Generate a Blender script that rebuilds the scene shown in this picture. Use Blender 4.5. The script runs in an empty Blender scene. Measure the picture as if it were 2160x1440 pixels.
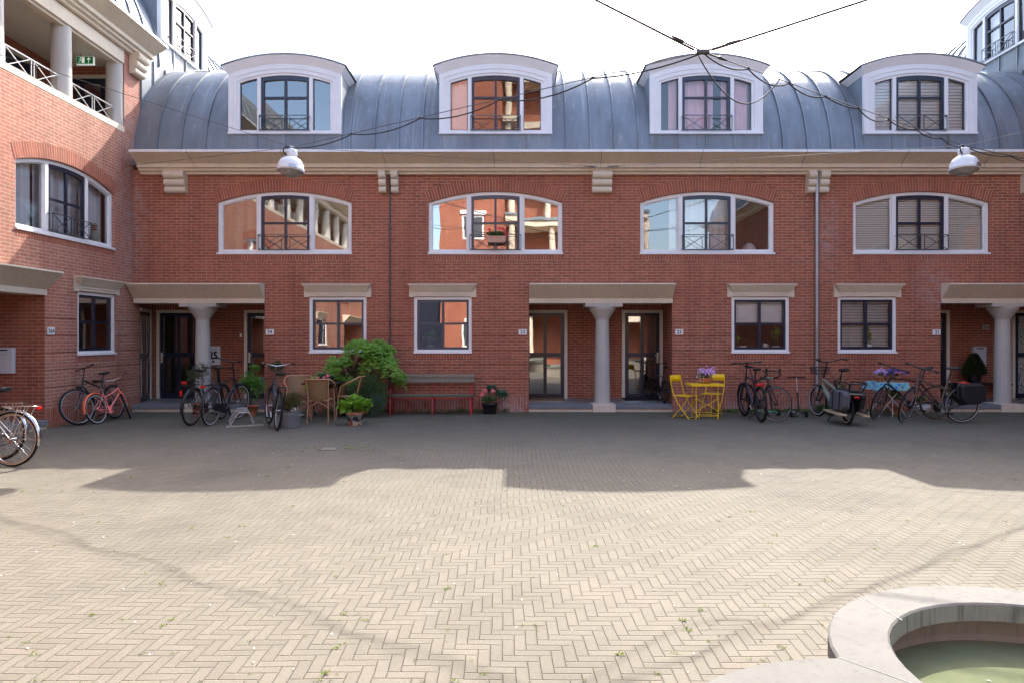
import bpy, math, random
from mathutils import Matrix, Vector
R = math.radians
rnd = random.Random(11)
C = bpy.context.scene.collection

# ------------------------------------------------------------------ camera, sky, sun, exposure
cam = bpy.data.cameras.new('camera'); cam_ob = bpy.data.objects.new('camera', cam); C.objects.link(cam_ob)
cam.sensor_width = 36; cam.lens = 24; cam.shift_y = -8/2160; cam.clip_end = 500; cam.clip_start = .05
cam_ob.location = (0, 0, 1.62); cam_ob.rotation_euler = (R(90), 0, 0)
bpy.context.scene.camera = cam_ob

SUN_AZ, SUN_EL = R(21.9), R(43.3)
world = bpy.data.worlds.new('World'); bpy.context.scene.world = world; world.use_nodes = True
wn = world.node_tree; bg = wn.nodes['Background']
sky = wn.nodes.new('ShaderNodeTexSky'); sky.sky_type = 'NISHITA'; sky.sun_disc = False
sky.sun_elevation = SUN_EL; sky.sun_rotation = SUN_AZ
sky.air_density = .9; sky.dust_density = 3.0; sky.ozone_density = .4
wn.links.new(sky.outputs[0], bg.inputs[0]); bg.inputs[1].default_value = 0.15
sl = bpy.data.lights.new('sun', 'SUN'); sl.energy = 2.0; sl.angle = R(.5); sl.color = (1, .95, .87)
sun_ob = bpy.data.objects.new('sun', sl); C.objects.link(sun_ob)
SDIR = Vector((math.sin(SUN_AZ)*math.cos(SUN_EL), math.cos(SUN_AZ)*math.cos(SUN_EL), math.sin(SUN_EL)))
sun_ob.rotation_euler = SDIR.to_track_quat('Z', 'Y').to_euler(); sun_ob.location = (10, 30, 30)
vs = bpy.context.scene.view_settings
vs.view_transform = 'Standard'; vs.look = 'None'; vs.gamma = 1; vs.exposure = 2.34; vs.use_curve_mapping = False
cy = bpy.context.scene.cycles
cy.max_bounces = 8; cy.transparent_max_bounces = 12; cy.glossy_bounces = 4; cy.diffuse_bounces = 4

# ------------------------------------------------------------------ object helpers
OFF = {}
def tag(o, label=None, cat=None, group=None, kind=None):
    for k, v in (('label', label), ('category', cat), ('group', group), ('kind', kind)):
        if v: o[k] = v
    return o
def thing(name, label, cat, loc=(0, 0, 0), rot=(0, 0, 0), group=None, off=(0, 0, 0)):
    o = bpy.data.objects.new(name, None); C.objects.link(o); o.location = loc; o.rotation_euler = rot
    o.empty_display_size = .1; OFF[o.name] = Vector(off)
    return tag(o, label, cat, group)
def basis(d):
    d = d.normalized(); a = Vector((0, 0, 1)) if abs(d.z) < .9 else Vector((1, 0, 0))
    x = d.cross(a).normalized(); return x, d.cross(x).normalized()

class MB:
    def __init__(s): s.v = []; s.f = []; s.m = []; s.s = []; s.u = []; s.M = None
    def add(s, vs, fs, mi=0, smooth=False, uvs=None):
        o = len(s.v)
        for p in vs:
            p = Vector(p); s.v.append(s.M @ p if s.M else p)
        for i, f in enumerate(fs):
            s.f.append(tuple(o+k for k in f)); s.m.append(mi); s.s.append(smooth); s.u.append(uvs[i] if uvs else None)
        return s
    def quad(s, a, b, c, d, mi=0, uv=None): return s.add([a, b, c, d], [(0, 1, 2, 3)], mi, False, [uv] if uv else None)
    def box(s, x0, x1, y0, y1, z0, z1, mi=0):
        v = [(x0,y0,z0),(x1,y0,z0),(x1,y1,z0),(x0,y1,z0),(x0,y0,z1),(x1,y0,z1),(x1,y1,z1),(x0,y1,z1)]
        return s.add(v, [(3,2,1,0),(4,5,6,7),(0,1,5,4),(1,2,6,5),(2,3,7,6),(3,0,4,7)], mi)
    def bar(s, p, q, w, h, mi=0, up=None):
        p = Vector(p); q = Vector(q); d = (q-p).normalized()
        if up: y = Vector(up); x = d.cross(y).normalized(); y = x.cross(d)
        else: x, y = basis(d)
        v = []
        for c in (p, q):
            for a, b in ((-1,-1),(1,-1),(1,1),(-1,1)): v.append(c + x*a*w/2 + y*b*h/2)
        return s.add(v, [(3,2,1,0),(4,5,6,7),(0,1,5,4),(1,2,6,5),(2,3,7,6),(3,0,4,7)], mi)
    def tube(s, pts, r, n=7, mi=0, closed=False, caps=True):
        pts = [Vector(p) for p in pts]; m = len(pts); rs = r if isinstance(r, (list, tuple)) else [r]*m
        v = []; px = None
        for i, p in enumerate(pts):
            if closed: d = pts[(i+1) % m]-pts[i-1]
            else: d = pts[min(i+1, m-1)]-pts[max(i-1, 0)]
            if d.length < 1e-9: d = Vector((0,0,1))
            d.normalize()
            if px is None: x, y = basis(d)
            else:
                x = px - d*px.dot(d)
                x = x.normalized() if x.length > 1e-6 else basis(d)[0]
                y = d.cross(x)
            px = x
            for k in range(n):
                a = 2*math.pi*k/n; v.append(p + (x*math.cos(a)+y*math.sin(a))*rs[i])
        f = []
        for i in range(m if closed else m-1):
            j = (i+1) % m
            for k in range(n): f.append((i*n+k, i*n+(k+1) % n, j*n+(k+1) % n, j*n+k))
        s.add(v, f, mi, True)
        if caps and not closed:
            s.add(v[:n], [tuple(range(n))[::-1]], mi); s.add(v[-n:], [tuple(range(n))], mi)
        return s
    def lathe(s, prof, c=(0, 0, 0), n=20, mi=0, smooth=True, caps=True, axis='z'):
        v = []; m = len(prof)
        for r, z in prof:
            for k in range(n):
                a = 2*math.pi*k/n; x, y = r*math.cos(a), r*math.sin(a)
                p = (x, y, z) if axis == 'z' else ((x, z, y) if axis == 'y' else (z, x, y))
                v.append(Vector(p)+Vector(c))
        f = []
        for i in range(m-1):
            for k in range(n): f.append((i*n+k, i*n+(k+1) % n, (i+1)*n+(k+1) % n, (i+1)*n+k))
        if axis == 'y': f = [q[::-1] for q in f]
        s.add(v, f, mi, smooth)
        if caps:
            if prof[0][0] > 1e-4: s.add(v[:n], [tuple(range(n))[::-1]], mi)
            if prof[-1][0] > 1e-4: s.add(v[-n:], [tuple(range(n))], mi)
        return s
    def ball(s, c, r, mi=0, n=12, m=8, sc=(1, 1, 1)):
        v = []; f = []
        for i in range(m+1):
            t = math.pi*i/m
            for k in range(n):
                a = 2*math.pi*k/n
                v.append((c[0]+r*sc[0]*math.sin(t)*math.cos(a), c[1]+r*sc[1]*math.sin(t)*math.sin(a), c[2]+r*sc[2]*math.cos(t)))
        for i in range(m):
            for k in range(n): f.append((i*n+k, (i+1)*n+k, (i+1)*n+(k+1) % n, i*n+(k+1) % n))
        return s.add(v, f, mi, True)
    # facade-frame shapes: polygons in (u, z), depth along y
    def prism(s, poly, d0, d1, mi=0, back=False, front=True):
        n = len(poly); v = [(u, d0, z) for u, z in poly]+[(u, d1, z) for u, z in poly]
        f = [(i, (i+1) % n, n+(i+1) % n, n+i) for i in range(n)]
        f = [q[::-1] for q in f]
        if front: f.append(tuple(range(n)))
        if back: f.append(tuple(range(2*n-1, n-1, -1)))
        return s.add(v, f, mi)
    def ring(s, outer, inner, d0, d1, mi=0):
        n = len(outer); v = [(u, d0, z) for u, z in outer]+[(u, d0, z) for u, z in inner]
        v += [(u, d1, z) for u, z in outer]+[(u, d1, z) for u, z in inner]
        f = []
        for i in range(n):
            j = (i+1) % n
            f += [(i, j, n+j, n+i), (n+i, n+j, 3*n+j, 3*n+i), (j, i, 2*n+i, 2*n+j)]
        return s.add(v, f, mi)
    def extr(s, prof, u0, u1, mi=0, capl=True, capr=True):
        # prof: (outward, z) points; extruded along u
        n = len(prof); v = [(u0, -o, z) for o, z in prof]+[(u1, -o, z) for o, z in prof]
        f = [(i, n+i, n+i+1, i+1) for i in range(n-1)]
        s.add(v, f, mi)
        if capl: s.add(v[:n], [tuple(range(n))], mi)
        if capr: s.add(v[n:], [tuple(range(n))[::-1]], mi)
        return s
    def build(s, name, mats, parent=None, bev=0, off=None):
        me = bpy.data.meshes.new(name)
        if off is None: off = OFF.get(parent.name, Vector()) if parent else Vector()
        me.from_pydata([v-off for v in s.v], [], s.f)
        for m in (mats if isinstance(mats, (list, tuple)) else [mats]): me.materials.append(M[m] if isinstance(m, str) else m)
        me.polygons.foreach_set('material_index', s.m); me.polygons.foreach_set('use_smooth', s.s)
        uvl = me.uv_layers.new(name='UVMap'); dat = []
        for f, uv in zip(s.f, s.u):
            if uv: dat += [c for p in uv for c in p]; continue
            a, b, c = s.v[f[0]], s.v[f[1]], s.v[f[2]]; nn = (b-a).cross(c-a)
            ax, ay, az = abs(nn.x), abs(nn.y), abs(nn.z)
            for k in f:
                p = s.v[k]
                dat += (p.x, p.z) if (ay >= ax and ay >= az) else ((p.y, p.z) if ax >= az else (p.x, p.y))
        uvl.data.foreach_set('uv', dat)
        me.update()
        o = bpy.data.objects.new(name, me); C.objects.link(o)
        if parent: o.parent = parent; OFF[o.name] = off
        else: OFF[o.name] = Vector()
        if bev:
            b = o.modifiers.new('bevel', 'BEVEL'); b.width = bev; b.segments = 2; b.limit_method = 'ANGLE'; b.angle_limit = R(40)
        return o

_tc = {}
def text(mb, s, size, place, mi=0, bold=0.0):
    """flat lettering; place maps (x, y) of the text plane to a point"""
    key = (s, size, bold)
    if key not in _tc:
        cu = bpy.data.curves.new('t', 'FONT'); cu.body = s; cu.size = size; cu.align_x = 'CENTER'; cu.align_y = 'CENTER'; cu.offset = bold
        ob = bpy.data.objects.new('t', cu); C.objects.link(ob)
        dg = bpy.context.evaluated_depsgraph_get(); me = ob.evaluated_get(dg).to_mesh()
        _tc[key] = ([tuple(v.co) for v in me.vertices], [tuple(p.vertices) for p in me.polygons])
        ob.evaluated_get(dg).to_mesh_clear(); bpy.data.objects.remove(ob); bpy.data.curves.remove(cu)
    vs_, fs_ = _tc[key]
    mb.add([place(x, y) for x, y, z in vs_], fs_, mi)

def gp(px, py, z=0.0):
    Y = (1.62-z)*1440/(py-712); return (px-1080)*Y/1440, Y
def bx(px): return (px-1080)/96
def at(px, py, Y): return Vector(((px-1080)*Y/1440, Y, 1.62+(712-py)*Y/1440))

# ------------------------------------------------------------------ materials
M = {}
class NT:
    def __init__(s, name):
        s.mat = bpy.data.materials.new(name); s.mat.use_nodes = True; s.t = s.mat.node_tree
        s.b = s.t.nodes['Principled BSDF']; M[name] = s.mat
    def n(s, typ, **kw):
        nd = s.t.nodes.new(typ)
        for k, v in kw.items(): setattr(nd, k, v)
        return nd
    def l(s, a, b): s.t.links.new(a, b)
    def val(s, x, sock):
        if hasattr(x, 'node') or isinstance(x, bpy.types.NodeSocket): s.l(x, sock)
        else: sock.default_value = x
    def math(s, op, a, b=0.0, c=0.0, clamp=False):
        nd = s.n('ShaderNodeMath', operation=op); nd.use_clamp = clamp
        s.val(a, nd.inputs[0]); s.val(b, nd.inputs[1]); s.val(c, nd.inputs[2]); return nd.outputs[0]
    def mix(s, f, a, b, mode='MIX'):
        nd = s.n('ShaderNodeMix', data_type='RGBA', blend_type=mode); nd.clamp_result = False
        s.val(f, nd.inputs[0]); s.val(col(a), nd.inputs[6]); s.val(col(b), nd.inputs[7]); return nd.outputs[2]
    def noise(s, vec, scale, detail=3, rough=.55, dist=0):
        nd = s.n('ShaderNodeTexNoise'); nd.inputs['Scale'].default_value = scale; nd.inputs['Detail'].default_value = detail
        nd.inputs['Roughness'].default_value = rough; nd.inputs['Distortion'].default_value = dist
        if vec is not None: s.l(vec, nd.inputs['Vector'])
        return nd.outputs['Fac']
    def ramp(s, f, a, b):
        nd = s.n('ShaderNodeMapRange'); s.val(f, nd.inputs[0]); nd.inputs[1].default_value = a; nd.inputs[2].default_value = b
        return nd.outputs[0]
    def bump(s, h, strength, dist=.01):
        nd = s.n('ShaderNodeBump'); nd.inputs['Strength'].default_value = strength; nd.inputs['Distance'].default_value = dist
        s.l(h, nd.inputs['Height']); s.l(nd.outputs[0], s.b.inputs['Normal'])
    def pos(s): return s.n('ShaderNodeNewGeometry').outputs['Position']
    def obj(s): return s.n('ShaderNodeTexCoord').outputs['Object']
    def uv(s): return s.n('ShaderNodeTexCoord').outputs['UV']
    def scale(s, v, x, y, z):
        nd = s.n('ShaderNodeVectorMath', operation='MULTIPLY'); s.l(v, nd.inputs[0]); nd.inputs[1].default_value = (x, y, z); return nd.outputs[0]
    def set(s, rough=.6, metal=0, spec=.5):
        s.val(rough, s.b.inputs['Roughness']); s.b.inputs['Metallic'].default_value = metal; s.b.inputs['Specular IOR Level'].default_value = spec
    def base(s, c): s.val(col(c), s.b.inputs['Base Color'])
def col(c):
    if isinstance(c, tuple): return c if len(c) == 4 else (*c, 1)
    return c

def pm(name, c1, c2=None, scale=6, rough=.6, metal=0, spec=.5, bump=0, detail=4, stretch=(1, 1, 1), coat=0):
    t = NT(name); t.set(rough, metal, spec)
    c2 = c2 or tuple(x*.8 for x in c1)
    f = t.noise(t.scale(t.obj(), *stretch), scale, detail, .6)
    t.base(t.mix(t.ramp(f, .3, .7), c1, c2))
    if bump: t.bump(f, bump, .01)
    if coat: t.b.inputs['Coat Weight'].default_value = coat
    return t

def brick(name, offset=.5, dim=1.0, w=.22, h=.0625, ca=(.41, .120, .068), cb_=(.29, .083, .050)):
    t = NT(name); uv = t.uv()
    b = t.n('ShaderNodeTexBrick'); b.offset = offset; b.offset_frequency = 2
    t.l(uv, b.inputs['Vector'])
    for k, v in (('Scale', 1), ('Mortar Size', .0062), ('Mortar Smooth', .15), ('Bias', 0), ('Brick Width', w), ('Row Height', h)): b.inputs[k].default_value = v
    b.inputs['Color1'].default_value = (*ca, 1); b.inputs['Color2'].default_value = (*cb_, 1)
    b.inputs['Mortar'].default_value = (.47*dim, .375*dim, .265*dim, 1)
    p = t.pos()
    n1 = t.noise(p, .55, 4, .6); n2 = t.noise(p, 9, 3, .6); n3 = t.noise(p, 90, 2, .6)
    c = t.mix(t.math('MULTIPLY', t.ramp(n1, .35, .7), .45), b.outputs['Color'], (.34*dim, .105*dim, .07*dim), 'MIX')
    n4 = t.noise(t.scale(p, 2.2, 2.2, .35), 1.1, 5, .65)
    c = t.mix(t.math('MULTIPLY', t.ramp(n4, .48, .74), .42), c, (.135*dim, .045*dim, .037*dim))
    c = t.mix(t.math('MULTIPLY', t.ramp(n4, .46, .28), .30), c, (.40*dim, .145*dim, .10*dim))
    c = t.mix(t.math('MULTIPLY', t.ramp(n2, .5, .75), .35), c, (.12*dim, .032*dim, .028*dim))
    c = t.mix(t.math('MULTIPLY', t.ramp(n3, .55, .8), .3), c, (.36*dim, .15*dim, .10*dim))
    # lime bloom: patches of their own near the inner corner and by the right-hand porch
    def blob(cx, cy_, cz, sx, sy, sz):
        m = t.n('ShaderNodeMapping', vector_type='POINT')
        v = t.n('ShaderNodeVectorMath', operation='SUBTRACT'); t.l(p, v.inputs[0]); v.inputs[1].default_value = (cx, cy_, cz)
        v2 = t.scale(v.outputs[0], 1/sx, 1/sy, 1/sz)
        ln = t.n('ShaderNodeVectorMath', operation='LENGTH'); t.l(v2, ln.inputs[0])
        return t.math('SUBTRACT', 1, ln.outputs['Value'], clamp=True)
    q = t.math('ADD', blob(-8.33, 14.9, 4.8, .5, .75, 3.2), blob(9.25, 15, 2.75, .55, .4, .75))
    q = t.math('ADD', q, blob(-8.33, 13.9, 1.9, .5, 1.0, 1.1))
    q = t.math('ADD', q, blob(6.9, 15, 3.9, .35, .4, 1.2))
    q = t.math('ADD', q, blob(-4.0, 15, .0, 9, .4, .45))
    q = t.math('ADD', q, t.math('MULTIPLY', blob(5, 15, .0, 9, .4, .5), 1.0))
    st = t.math('MULTIPLY', q, t.ramp(t.noise(p, 5.5, 5, .7), .42, .72), clamp=True)
    c = t.mix(t.math('MULTIPLY', st, .8), c, (.46, .37, .36))
    t.base(c); t.set(.82, 0, .25)
    h = t.math('MULTIPLY_ADD', n3, .25, t.math('SUBTRACT', 1, b.outputs['Fac']))
    t.bump(h, .7, .012)
    return t
brick('brick'); brick('brick_soldier', 0.0, 1.0, .40, .0625)
brick('brick_pale_sunlit', .5, 1.2, ca=(.45, .20, .14), cb_=(.36, .155, .11))  # wing brick paled by lime bloom, with sunlit brightness put into its colour

def paving():
    t = NT('pavers'); p = t.pos(); w = .064
    sp = t.n('ShaderNodeSeparateXYZ')
    # laid by hand: courses wander slightly
    wob = t.n('ShaderNodeTexNoise'); t.l(p, wob.inputs['Vector']); wob.inputs['Scale'].default_value = .35; wob.inputs['Detail'].default_value = 2
    wv = t.n('ShaderNodeVectorMath', operation='MULTIPLY_ADD'); t.l(wob.outputs['Color'], wv.inputs[0]); wv.inputs[1].default_value = (.22, .22, 0); t.l(p, wv.inputs[2])
    wob2 = t.n('ShaderNodeTexNoise'); t.l(p, wob2.inputs['Vector']); wob2.inputs['Scale'].default_value = 7; wob2.inputs['Detail'].default_value = 2
    wv2 = t.n('ShaderNodeVectorMath', operation='MULTIPLY_ADD'); t.l(wob2.outputs['Color'], wv2.inputs[0]); wv2.inputs[1].default_value = (.007, .007, 0); t.l(wv.outputs[0], wv2.inputs[2])
    t.l(wv2.outputs[0], sp.inputs[0])
    x = t.math('DIVIDE', sp.outputs[0], w); y = t.math('DIVIDE', sp.outputs[1], w)
    i = t.math('FLOOR', x); j = t.math('FLOOR', y); fx = t.math('SUBTRACT', x, i); fy = t.math('SUBTRACT', y, j)
    d_ = t.math('SUBTRACT', i, j)
    k = t.math('FLOORED_MODULO', d_, 6)
    eq = lambda n: t.math('COMPARE', k, n, .1)
    k0, k1, k2, k3, k4, k5 = [eq(n) for n in range(6)]
    dl = t.math('ADD', fx, t.math('ADD', k1, k2)); dr = t.math('ADD', t.math('SUBTRACT', 1, fx), t.math('ADD', k0, k1))
    db = t.math('ADD', fy, t.math('ADD', k3, k4)); dt = t.math('ADD', t.math('SUBTRACT', 1, fy), t.math('ADD', k4, k5))
    mn = t.math('MINIMUM', t.math('MINIMUM', dl, dr), t.math('MINIMUM', db, dt))
    bi = t.math('SUBTRACT', i, t.math('ADD', k1, t.math('MULTIPLY', k2, 2)))
    bj = t.math('SUBTRACT', j, t.math('ADD', k4, t.math('MULTIPLY', k3, 2)))
    cb = t.n('ShaderNodeCombineXYZ'); t.l(bi, cb.inputs[0]); t.l(bj, cb.inputs[1])
    wn_ = t.n('ShaderNodeTexWhiteNoise', noise_dimensions='2D'); t.l(cb.outputs[0], wn_.inputs['Vector'])
    rv = wn_.outputs['Value']
    grain = t.noise(p, 260, 3, .7); n2 = t.noise(p, 3, 4, .65); n3 = t.noise(p, .45, 4, .6)
    c = t.mix(t.ramp(rv, 0, 1), (.143, .127, .096), (.169, .151, .114))
    c = t.mix(t.math('MULTIPLY', t.ramp(wn_.outputs['Value'], .95, 1.0), .4), c, (.165, .13, .10))
    c = t.mix(t.math('MULTIPLY', t.ramp(grain, .52, .70), .65), c, (.055, .049, .044))
    c = t.mix(t.math('MULTIPLY', t.ramp(grain, .46, .30), .6), c, (.33, .30, .25))
    c = t.mix(t.math('MULTIPLY', t.ramp(n2, .5, .8), .30), c, (.21, .185, .15))
    # dark stains of their own
    c = t.mix(t.math('MULTIPLY', t.ramp(n3, .52, .72), .5), c, (.08, .073, .062))
    n5 = t.noise(p, 1.3, 5, .7)
    c = t.mix(t.math('MULTIPLY', t.ramp(n5, .50, .72), .42), c, (.215, .19, .15))
    c = t.mix(t.math('MULTIPLY', t.ramp(n5, .44, .28), .35), c, (.095, .086, .07))
    # towards the facade the shade is put into the colour; mossy strip at its foot
    g2 = t.noise(p, 70, 3, .75)
    c = t.mix(t.math('MULTIPLY', t.ramp(g2, .52, .72), .42), c, (.075, .068, .058))
    c = t.mix(t.math('MULTIPLY', t.ramp(g2, .46, .30), .38), c, (.25, .225, .18))
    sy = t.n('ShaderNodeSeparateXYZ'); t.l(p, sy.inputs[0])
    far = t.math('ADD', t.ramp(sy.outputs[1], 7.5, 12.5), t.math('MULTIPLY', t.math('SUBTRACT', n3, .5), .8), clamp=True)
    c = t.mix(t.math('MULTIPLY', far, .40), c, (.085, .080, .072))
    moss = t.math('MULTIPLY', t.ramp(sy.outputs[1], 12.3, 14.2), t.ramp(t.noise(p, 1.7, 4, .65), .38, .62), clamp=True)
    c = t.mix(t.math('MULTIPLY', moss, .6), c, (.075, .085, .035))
    jm = t.ramp(mn, .052, .022)
    jn = t.ramp(t.noise(p, 14, 3, .7), .35, .65)
    jc = t.mix(jn, (.235, .20, .142), (.165, .14, .10))
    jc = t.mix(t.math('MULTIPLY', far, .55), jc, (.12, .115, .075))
    c = t.mix(t.math('MULTIPLY', t.math('MULTIPLY', jm, t.ramp(n5, .25, .6)), .62), c, jc)
    t.base(c); t.set(.85, 0, .3)
    hgt = t.math('MULTIPLY_ADD', rv, .22, t.math('MULTIPLY', t.ramp(mn, .005, .10), 1.0))
    hgt = t.math('MULTIPLY_ADD', grain, .16, hgt)
    t.bump(hgt, 1.0, .0065)
paving()

def zinc(name, c1, c2, metal, rough):
    t = NT(name); p = t.pos()
    f = t.noise(t.scale(p, 1.6, 1.6, .35), 1.6, 5, .6); g = t.noise(t.scale(p, 5, 5, .5), 2.2, 4, .65)
    c = t.mix(t.ramp(f, .3, .7), c1, c2)
    c = t.mix(t.math('MULTIPLY', t.ramp(g, .58, .75), .45), c, (.42, .44, .46))
    h_ = t.noise(t.scale(p, 2.4, .3, .22), 1.5, 5, .65)
    c = t.mix(t.math('MULTIPLY', t.ramp(h_, .55, .70), .55), c, (.125, .118, .095))
    k_ = t.noise(t.scale(p, 5, .4, .15), 1.5, 4, .65)
    c = t.mix(t.math('MULTIPLY', t.ramp(k_, .58, .72), .35), c, (.46, .49, .52))
    t.base(c); t.set(rough, metal, .5); t.val(t.math('MULTIPLY_ADD', f, .25, rough-.1), t.b.inputs['Roughness'])
    t.bump(t.noise(p, 1.3, 2), .12, .05)
zinc('zinc', (.215, .242, .275), (.16, .182, .21), .32, .58)
zinc('zinc_seam', (.25, .27, .295), (.16, .175, .195), .55, .4)
zinc('galvanised', (.42, .44, .47), (.30, .32, .35), .7, .38)
zinc('tub_zinc', (.36, .38, .40), (.26, .275, .29), .6, .42)

def stone(name, c1, c2, dark, streak=0.0, rough=.8, sc=30):
    t = NT(name); p = t.pos()
    f = t.noise(p, 1.4, 5, .65); g = t.noise(p, sc*6, 2, .7); s_ = t.noise(t.scale(p, 18, 18, .8), 1.5, 4, .7)
    c = t.mix(t.ramp(f, .3, .7), c1, c2)
    c = t.mix(t.math('MULTIPLY', t.ramp(s_, .52, .75), streak), c, dark)
    c = t.mix(t.math('MULTIPLY', t.ramp(g, .55, .8), .3), c, dark)
    t.base(c); t.set(rough, 0, .3)
    t.bump(t.math('MULTIPLY_ADD', s_, streak*2, g), .25, .006)
stone('concrete', (.72, .62, .49), (.62, .535, .42), (.36, .31, .24), .35)
stone('concrete_ribbed', (.70, .595, .465), (.60, .51, .395), (.26, .22, .17), .55)
stone('column_stone', (.50, .48, .44), (.43, .41, .375), (.28, .27, .25), .25)
stone('bluestone', (.20, .21, .225), (.15, .158, .17), (.09, .09, .095), .2)
stone('fountain_stone', (.172, .166, .149), (.125, .121, .108), (.07, .066, .057), .5)
stone('fountain_wet', (.34, .35, .30), (.14, .155, .145), (.03, .034, .035), .95)
stone('fountain_concrete', (.31, .275, .225), (.25, .22, .18), (.14, .12, .10), .5)
pm('white_paint', (.80, .79, .78), (.74, .73, .72), 3, .38, 0, .5)
pm('dormer_white', (.76, .75, .76), (.69, .685, .69), 2.2, .42, 0, .5)
pm('cream_paint', (.70, .65, .55), (.62, .57, .48), 4, .45)
pm('navy', (.016, .022, .046), (.012, .016, .032), 4, .3, 0, .5)
pm('slate_paint', (.06, .066, .085), (.045, .05, .066), 4, .35)
pm('rail_steel', (.10, .11, .125), (.075, .08, .09), 8, .4, .5)
pm('rail_light', (.42, .42, .42), (.36, .36, .37), 8, .4, .3)
pm('room_dark', (.16, .15, .14), (.12, .11, .10), 1.5, .9)
pm('room_floor', (.12, .08, .05), None, 3, .6)
pm('sheer', (.86, .86, .86), (.76, .77, .78), 3, .9)
pm('pink_cloth', (.80, .52, .60), (.70, .44, .52), 3, .9)
pm('blind', (.84, .82, .77), (.78, .76, .71), 3, .6)
pm('black_plastic', (.014, .014, .016), (.009, .009, .011), 12, .45)
pm('rubber', (.017, .017, .018), (.011, .011, .012), 30, .75, 0, .3)
pm('tan_wall', (.42, .30, .19), None, 20, .7)
pm('black_metal', (.014, .015, .018), (.010, .011, .013), 6, .28, .2, .5, coat=.3)
pm('dark_blue_metal', (.016, .022, .034), (.012, .016, .026), 6, .3, .2, .5, coat=.4)
pm('chrome', (.62, .62, .62), (.5, .5, .5), 9, .16, 1)
pm('alloy', (.45, .45, .46), (.36, .36, .37), 9, .34, .9)
pm('coral', (.95, .26, .23), (.90, .22, .20), 6, .35, 0, .5, coat=.3)
pm('coral_orange', (.85, .17, .075), (.75, .14, .06), 6, .38)
pm('taupe', (.15, .125, .10), (.12, .10, .08), 6, .3, .4)
pm('sage', (.235, .27, .225), (.20, .235, .19), 6, .36, .1)
pm('pannier_grey', (.11, .112, .128), (.085, .088, .10), 25, .9, bump=.2)
pm('pannier_black', (.016, .017, .022), (.012, .012, .016), 5, .42, bump=.1)
pm('bamboo', (.52, .40, .25), (.42, .31, .18), 14, .55, stretch=(1, 12, 1))
pm('yellow_paint', (.93, .60, .010), (.86, .54, .008), 6, .36)
pm('red_paint', (.50, .025, .035), (.38, .02, .028), 6, .45)
pm('old_wood', (.33, .275, .21), (.19, .165, .125), 9, .85, 0, .2, .3, 5, (1.5, 20, 20))
pm('green_wood', (.16, .145, .095), (.085, .085, .055), 9, .9, 0, .2, .3, 5, (1.5, 20, 20))
pm('dark_wood', (.06, .04, .032), (.035, .024, .02), 9, .7, 0, .3, .3, 5, (2, 20, 2))
pm('terracotta', (.46, .17, .075), (.36, .13, .06), 9, .75)
pm('terracotta_pink', (.58, .33, .24), (.5, .28, .2), 9, .75)
pm('dark_pot', (.018, .018, .022), (.012, .012, .014), 6, .3)
pm('soil', (.04, .028, .02), (.025, .018, .013), 40, .95)
pm('bark', (.10, .075, .055), (.06, .045, .035), 30, .9, bump=.5)
pm('coir', (.26, .16, .075), (.17, .10, .05), 60, .95, bump=.5)
pm('mail_white', (.66, .67, .70), (.60, .61, .64), 3, .35)
pm('plate_white', (.80, .80, .80), (.74, .74, .74), 6, .3)
pm('ink', (.015, .016, .022), None, 6, .6)
pm('brass', (.65, .52, .30), (.55, .43, .24), 9, .35, .8)
pm('chalk', (.55, .42, .38), (.42, .28, .24), 50, .95)
pm('lamp_white', (.74, .75, .76), (.66, .67, .68), 3, .3, 0, .5, coat=.2)
pm('lamp_glass', (.42, .40, .38), (.25, .24, .23), 12, .12, 0, .5)
pm('cable', (.02, .02, .022), None, 6, .6)
pm('steel_wire', (.10, .098, .095), (.075, .073, .07), 9, .45, .5)
pm('wire_grey', (.28, .27, .26), (.2, .19, .18), 9, .5, .4)
pm('mint', (.13, .46, .28), (.10, .38, .23), 6, .45)
pm('galv_frame', (.46, .45, .42), (.34, .33, .31), 12, .45, .5)
pm('reflector_red', (.55, .018, .014), (.42, .012, .01), 6, .2)
pm('reflector_orange', (.85, .16, .02), None, 6, .2)
pm('bone', (.62, .60, .56), (.5, .48, .45), 6, .6)
pm('jug_green', (.40, .47, .36), (.33, .4, .3), 6, .4)
pm('glazed_blue', (.20, .26, .40), (.55, .56, .58), 14, .25)
pm('petal_pink', (.78, .20, .22), (.66, .14, .17), 30, .7)
pm('petal_red', (.72, .02, .05), (.6, .015, .03), 30, .7)
pm('petal_violet', (.50, .20, .52), (.66, .42, .66), 60, .7)
pm('petal_lilac', (.55, .38, .72), (.44, .28, .62), 60, .7)
pm('petal_blue', (.06, .055, .36), (.09, .06, .28), 60, .7)
pm('petal_white', (.75, .72, .66), (.6, .55, .5), 60, .8)
pm('ribs_dark', (.10, .11, .12), None, 4, .5)

def leafm(name, c1, c2, tr=.25):
    t = NT(name); oi = t.n('ShaderNodeNewGeometry'); f = t.noise(t.obj(), 7, 3); r = oi.outputs['Random Per Island']
    c = t.mix(t.math('MULTIPLY_ADD', r, .6, t.math('MULTIPLY', f, .5), clamp=True), c1, c2)
    t.base(c); t.set(.5, 0, .35)
    tl = t.n('ShaderNodeBsdfTranslucent'); t.l(c, tl.inputs[0]); ms = t.n('ShaderNodeMixShader'); ms.inputs[0].default_value = tr
    t.l(t.b.outputs[0], ms.inputs[1]); t.l(tl.outputs[0], ms.inputs[2]); t.l(ms.outputs[0], t.t.nodes['Material Output'].inputs[0])
leafm('leaf_maple', (.36, .58, .11), (.20, .42, .07), .45)
leafm('leaf_bright', (.24, .44, .035), (.13, .31, .03), .3)
leafm('leaf_fresh', (.16, .36, .05), (.09, .24, .04), .3)
leafm('leaf_dark', (.09, .16, .055), (.12, .19, .075))
leafm('leaf_mid', (.08, .18, .05), (.13, .23, .07))
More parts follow.
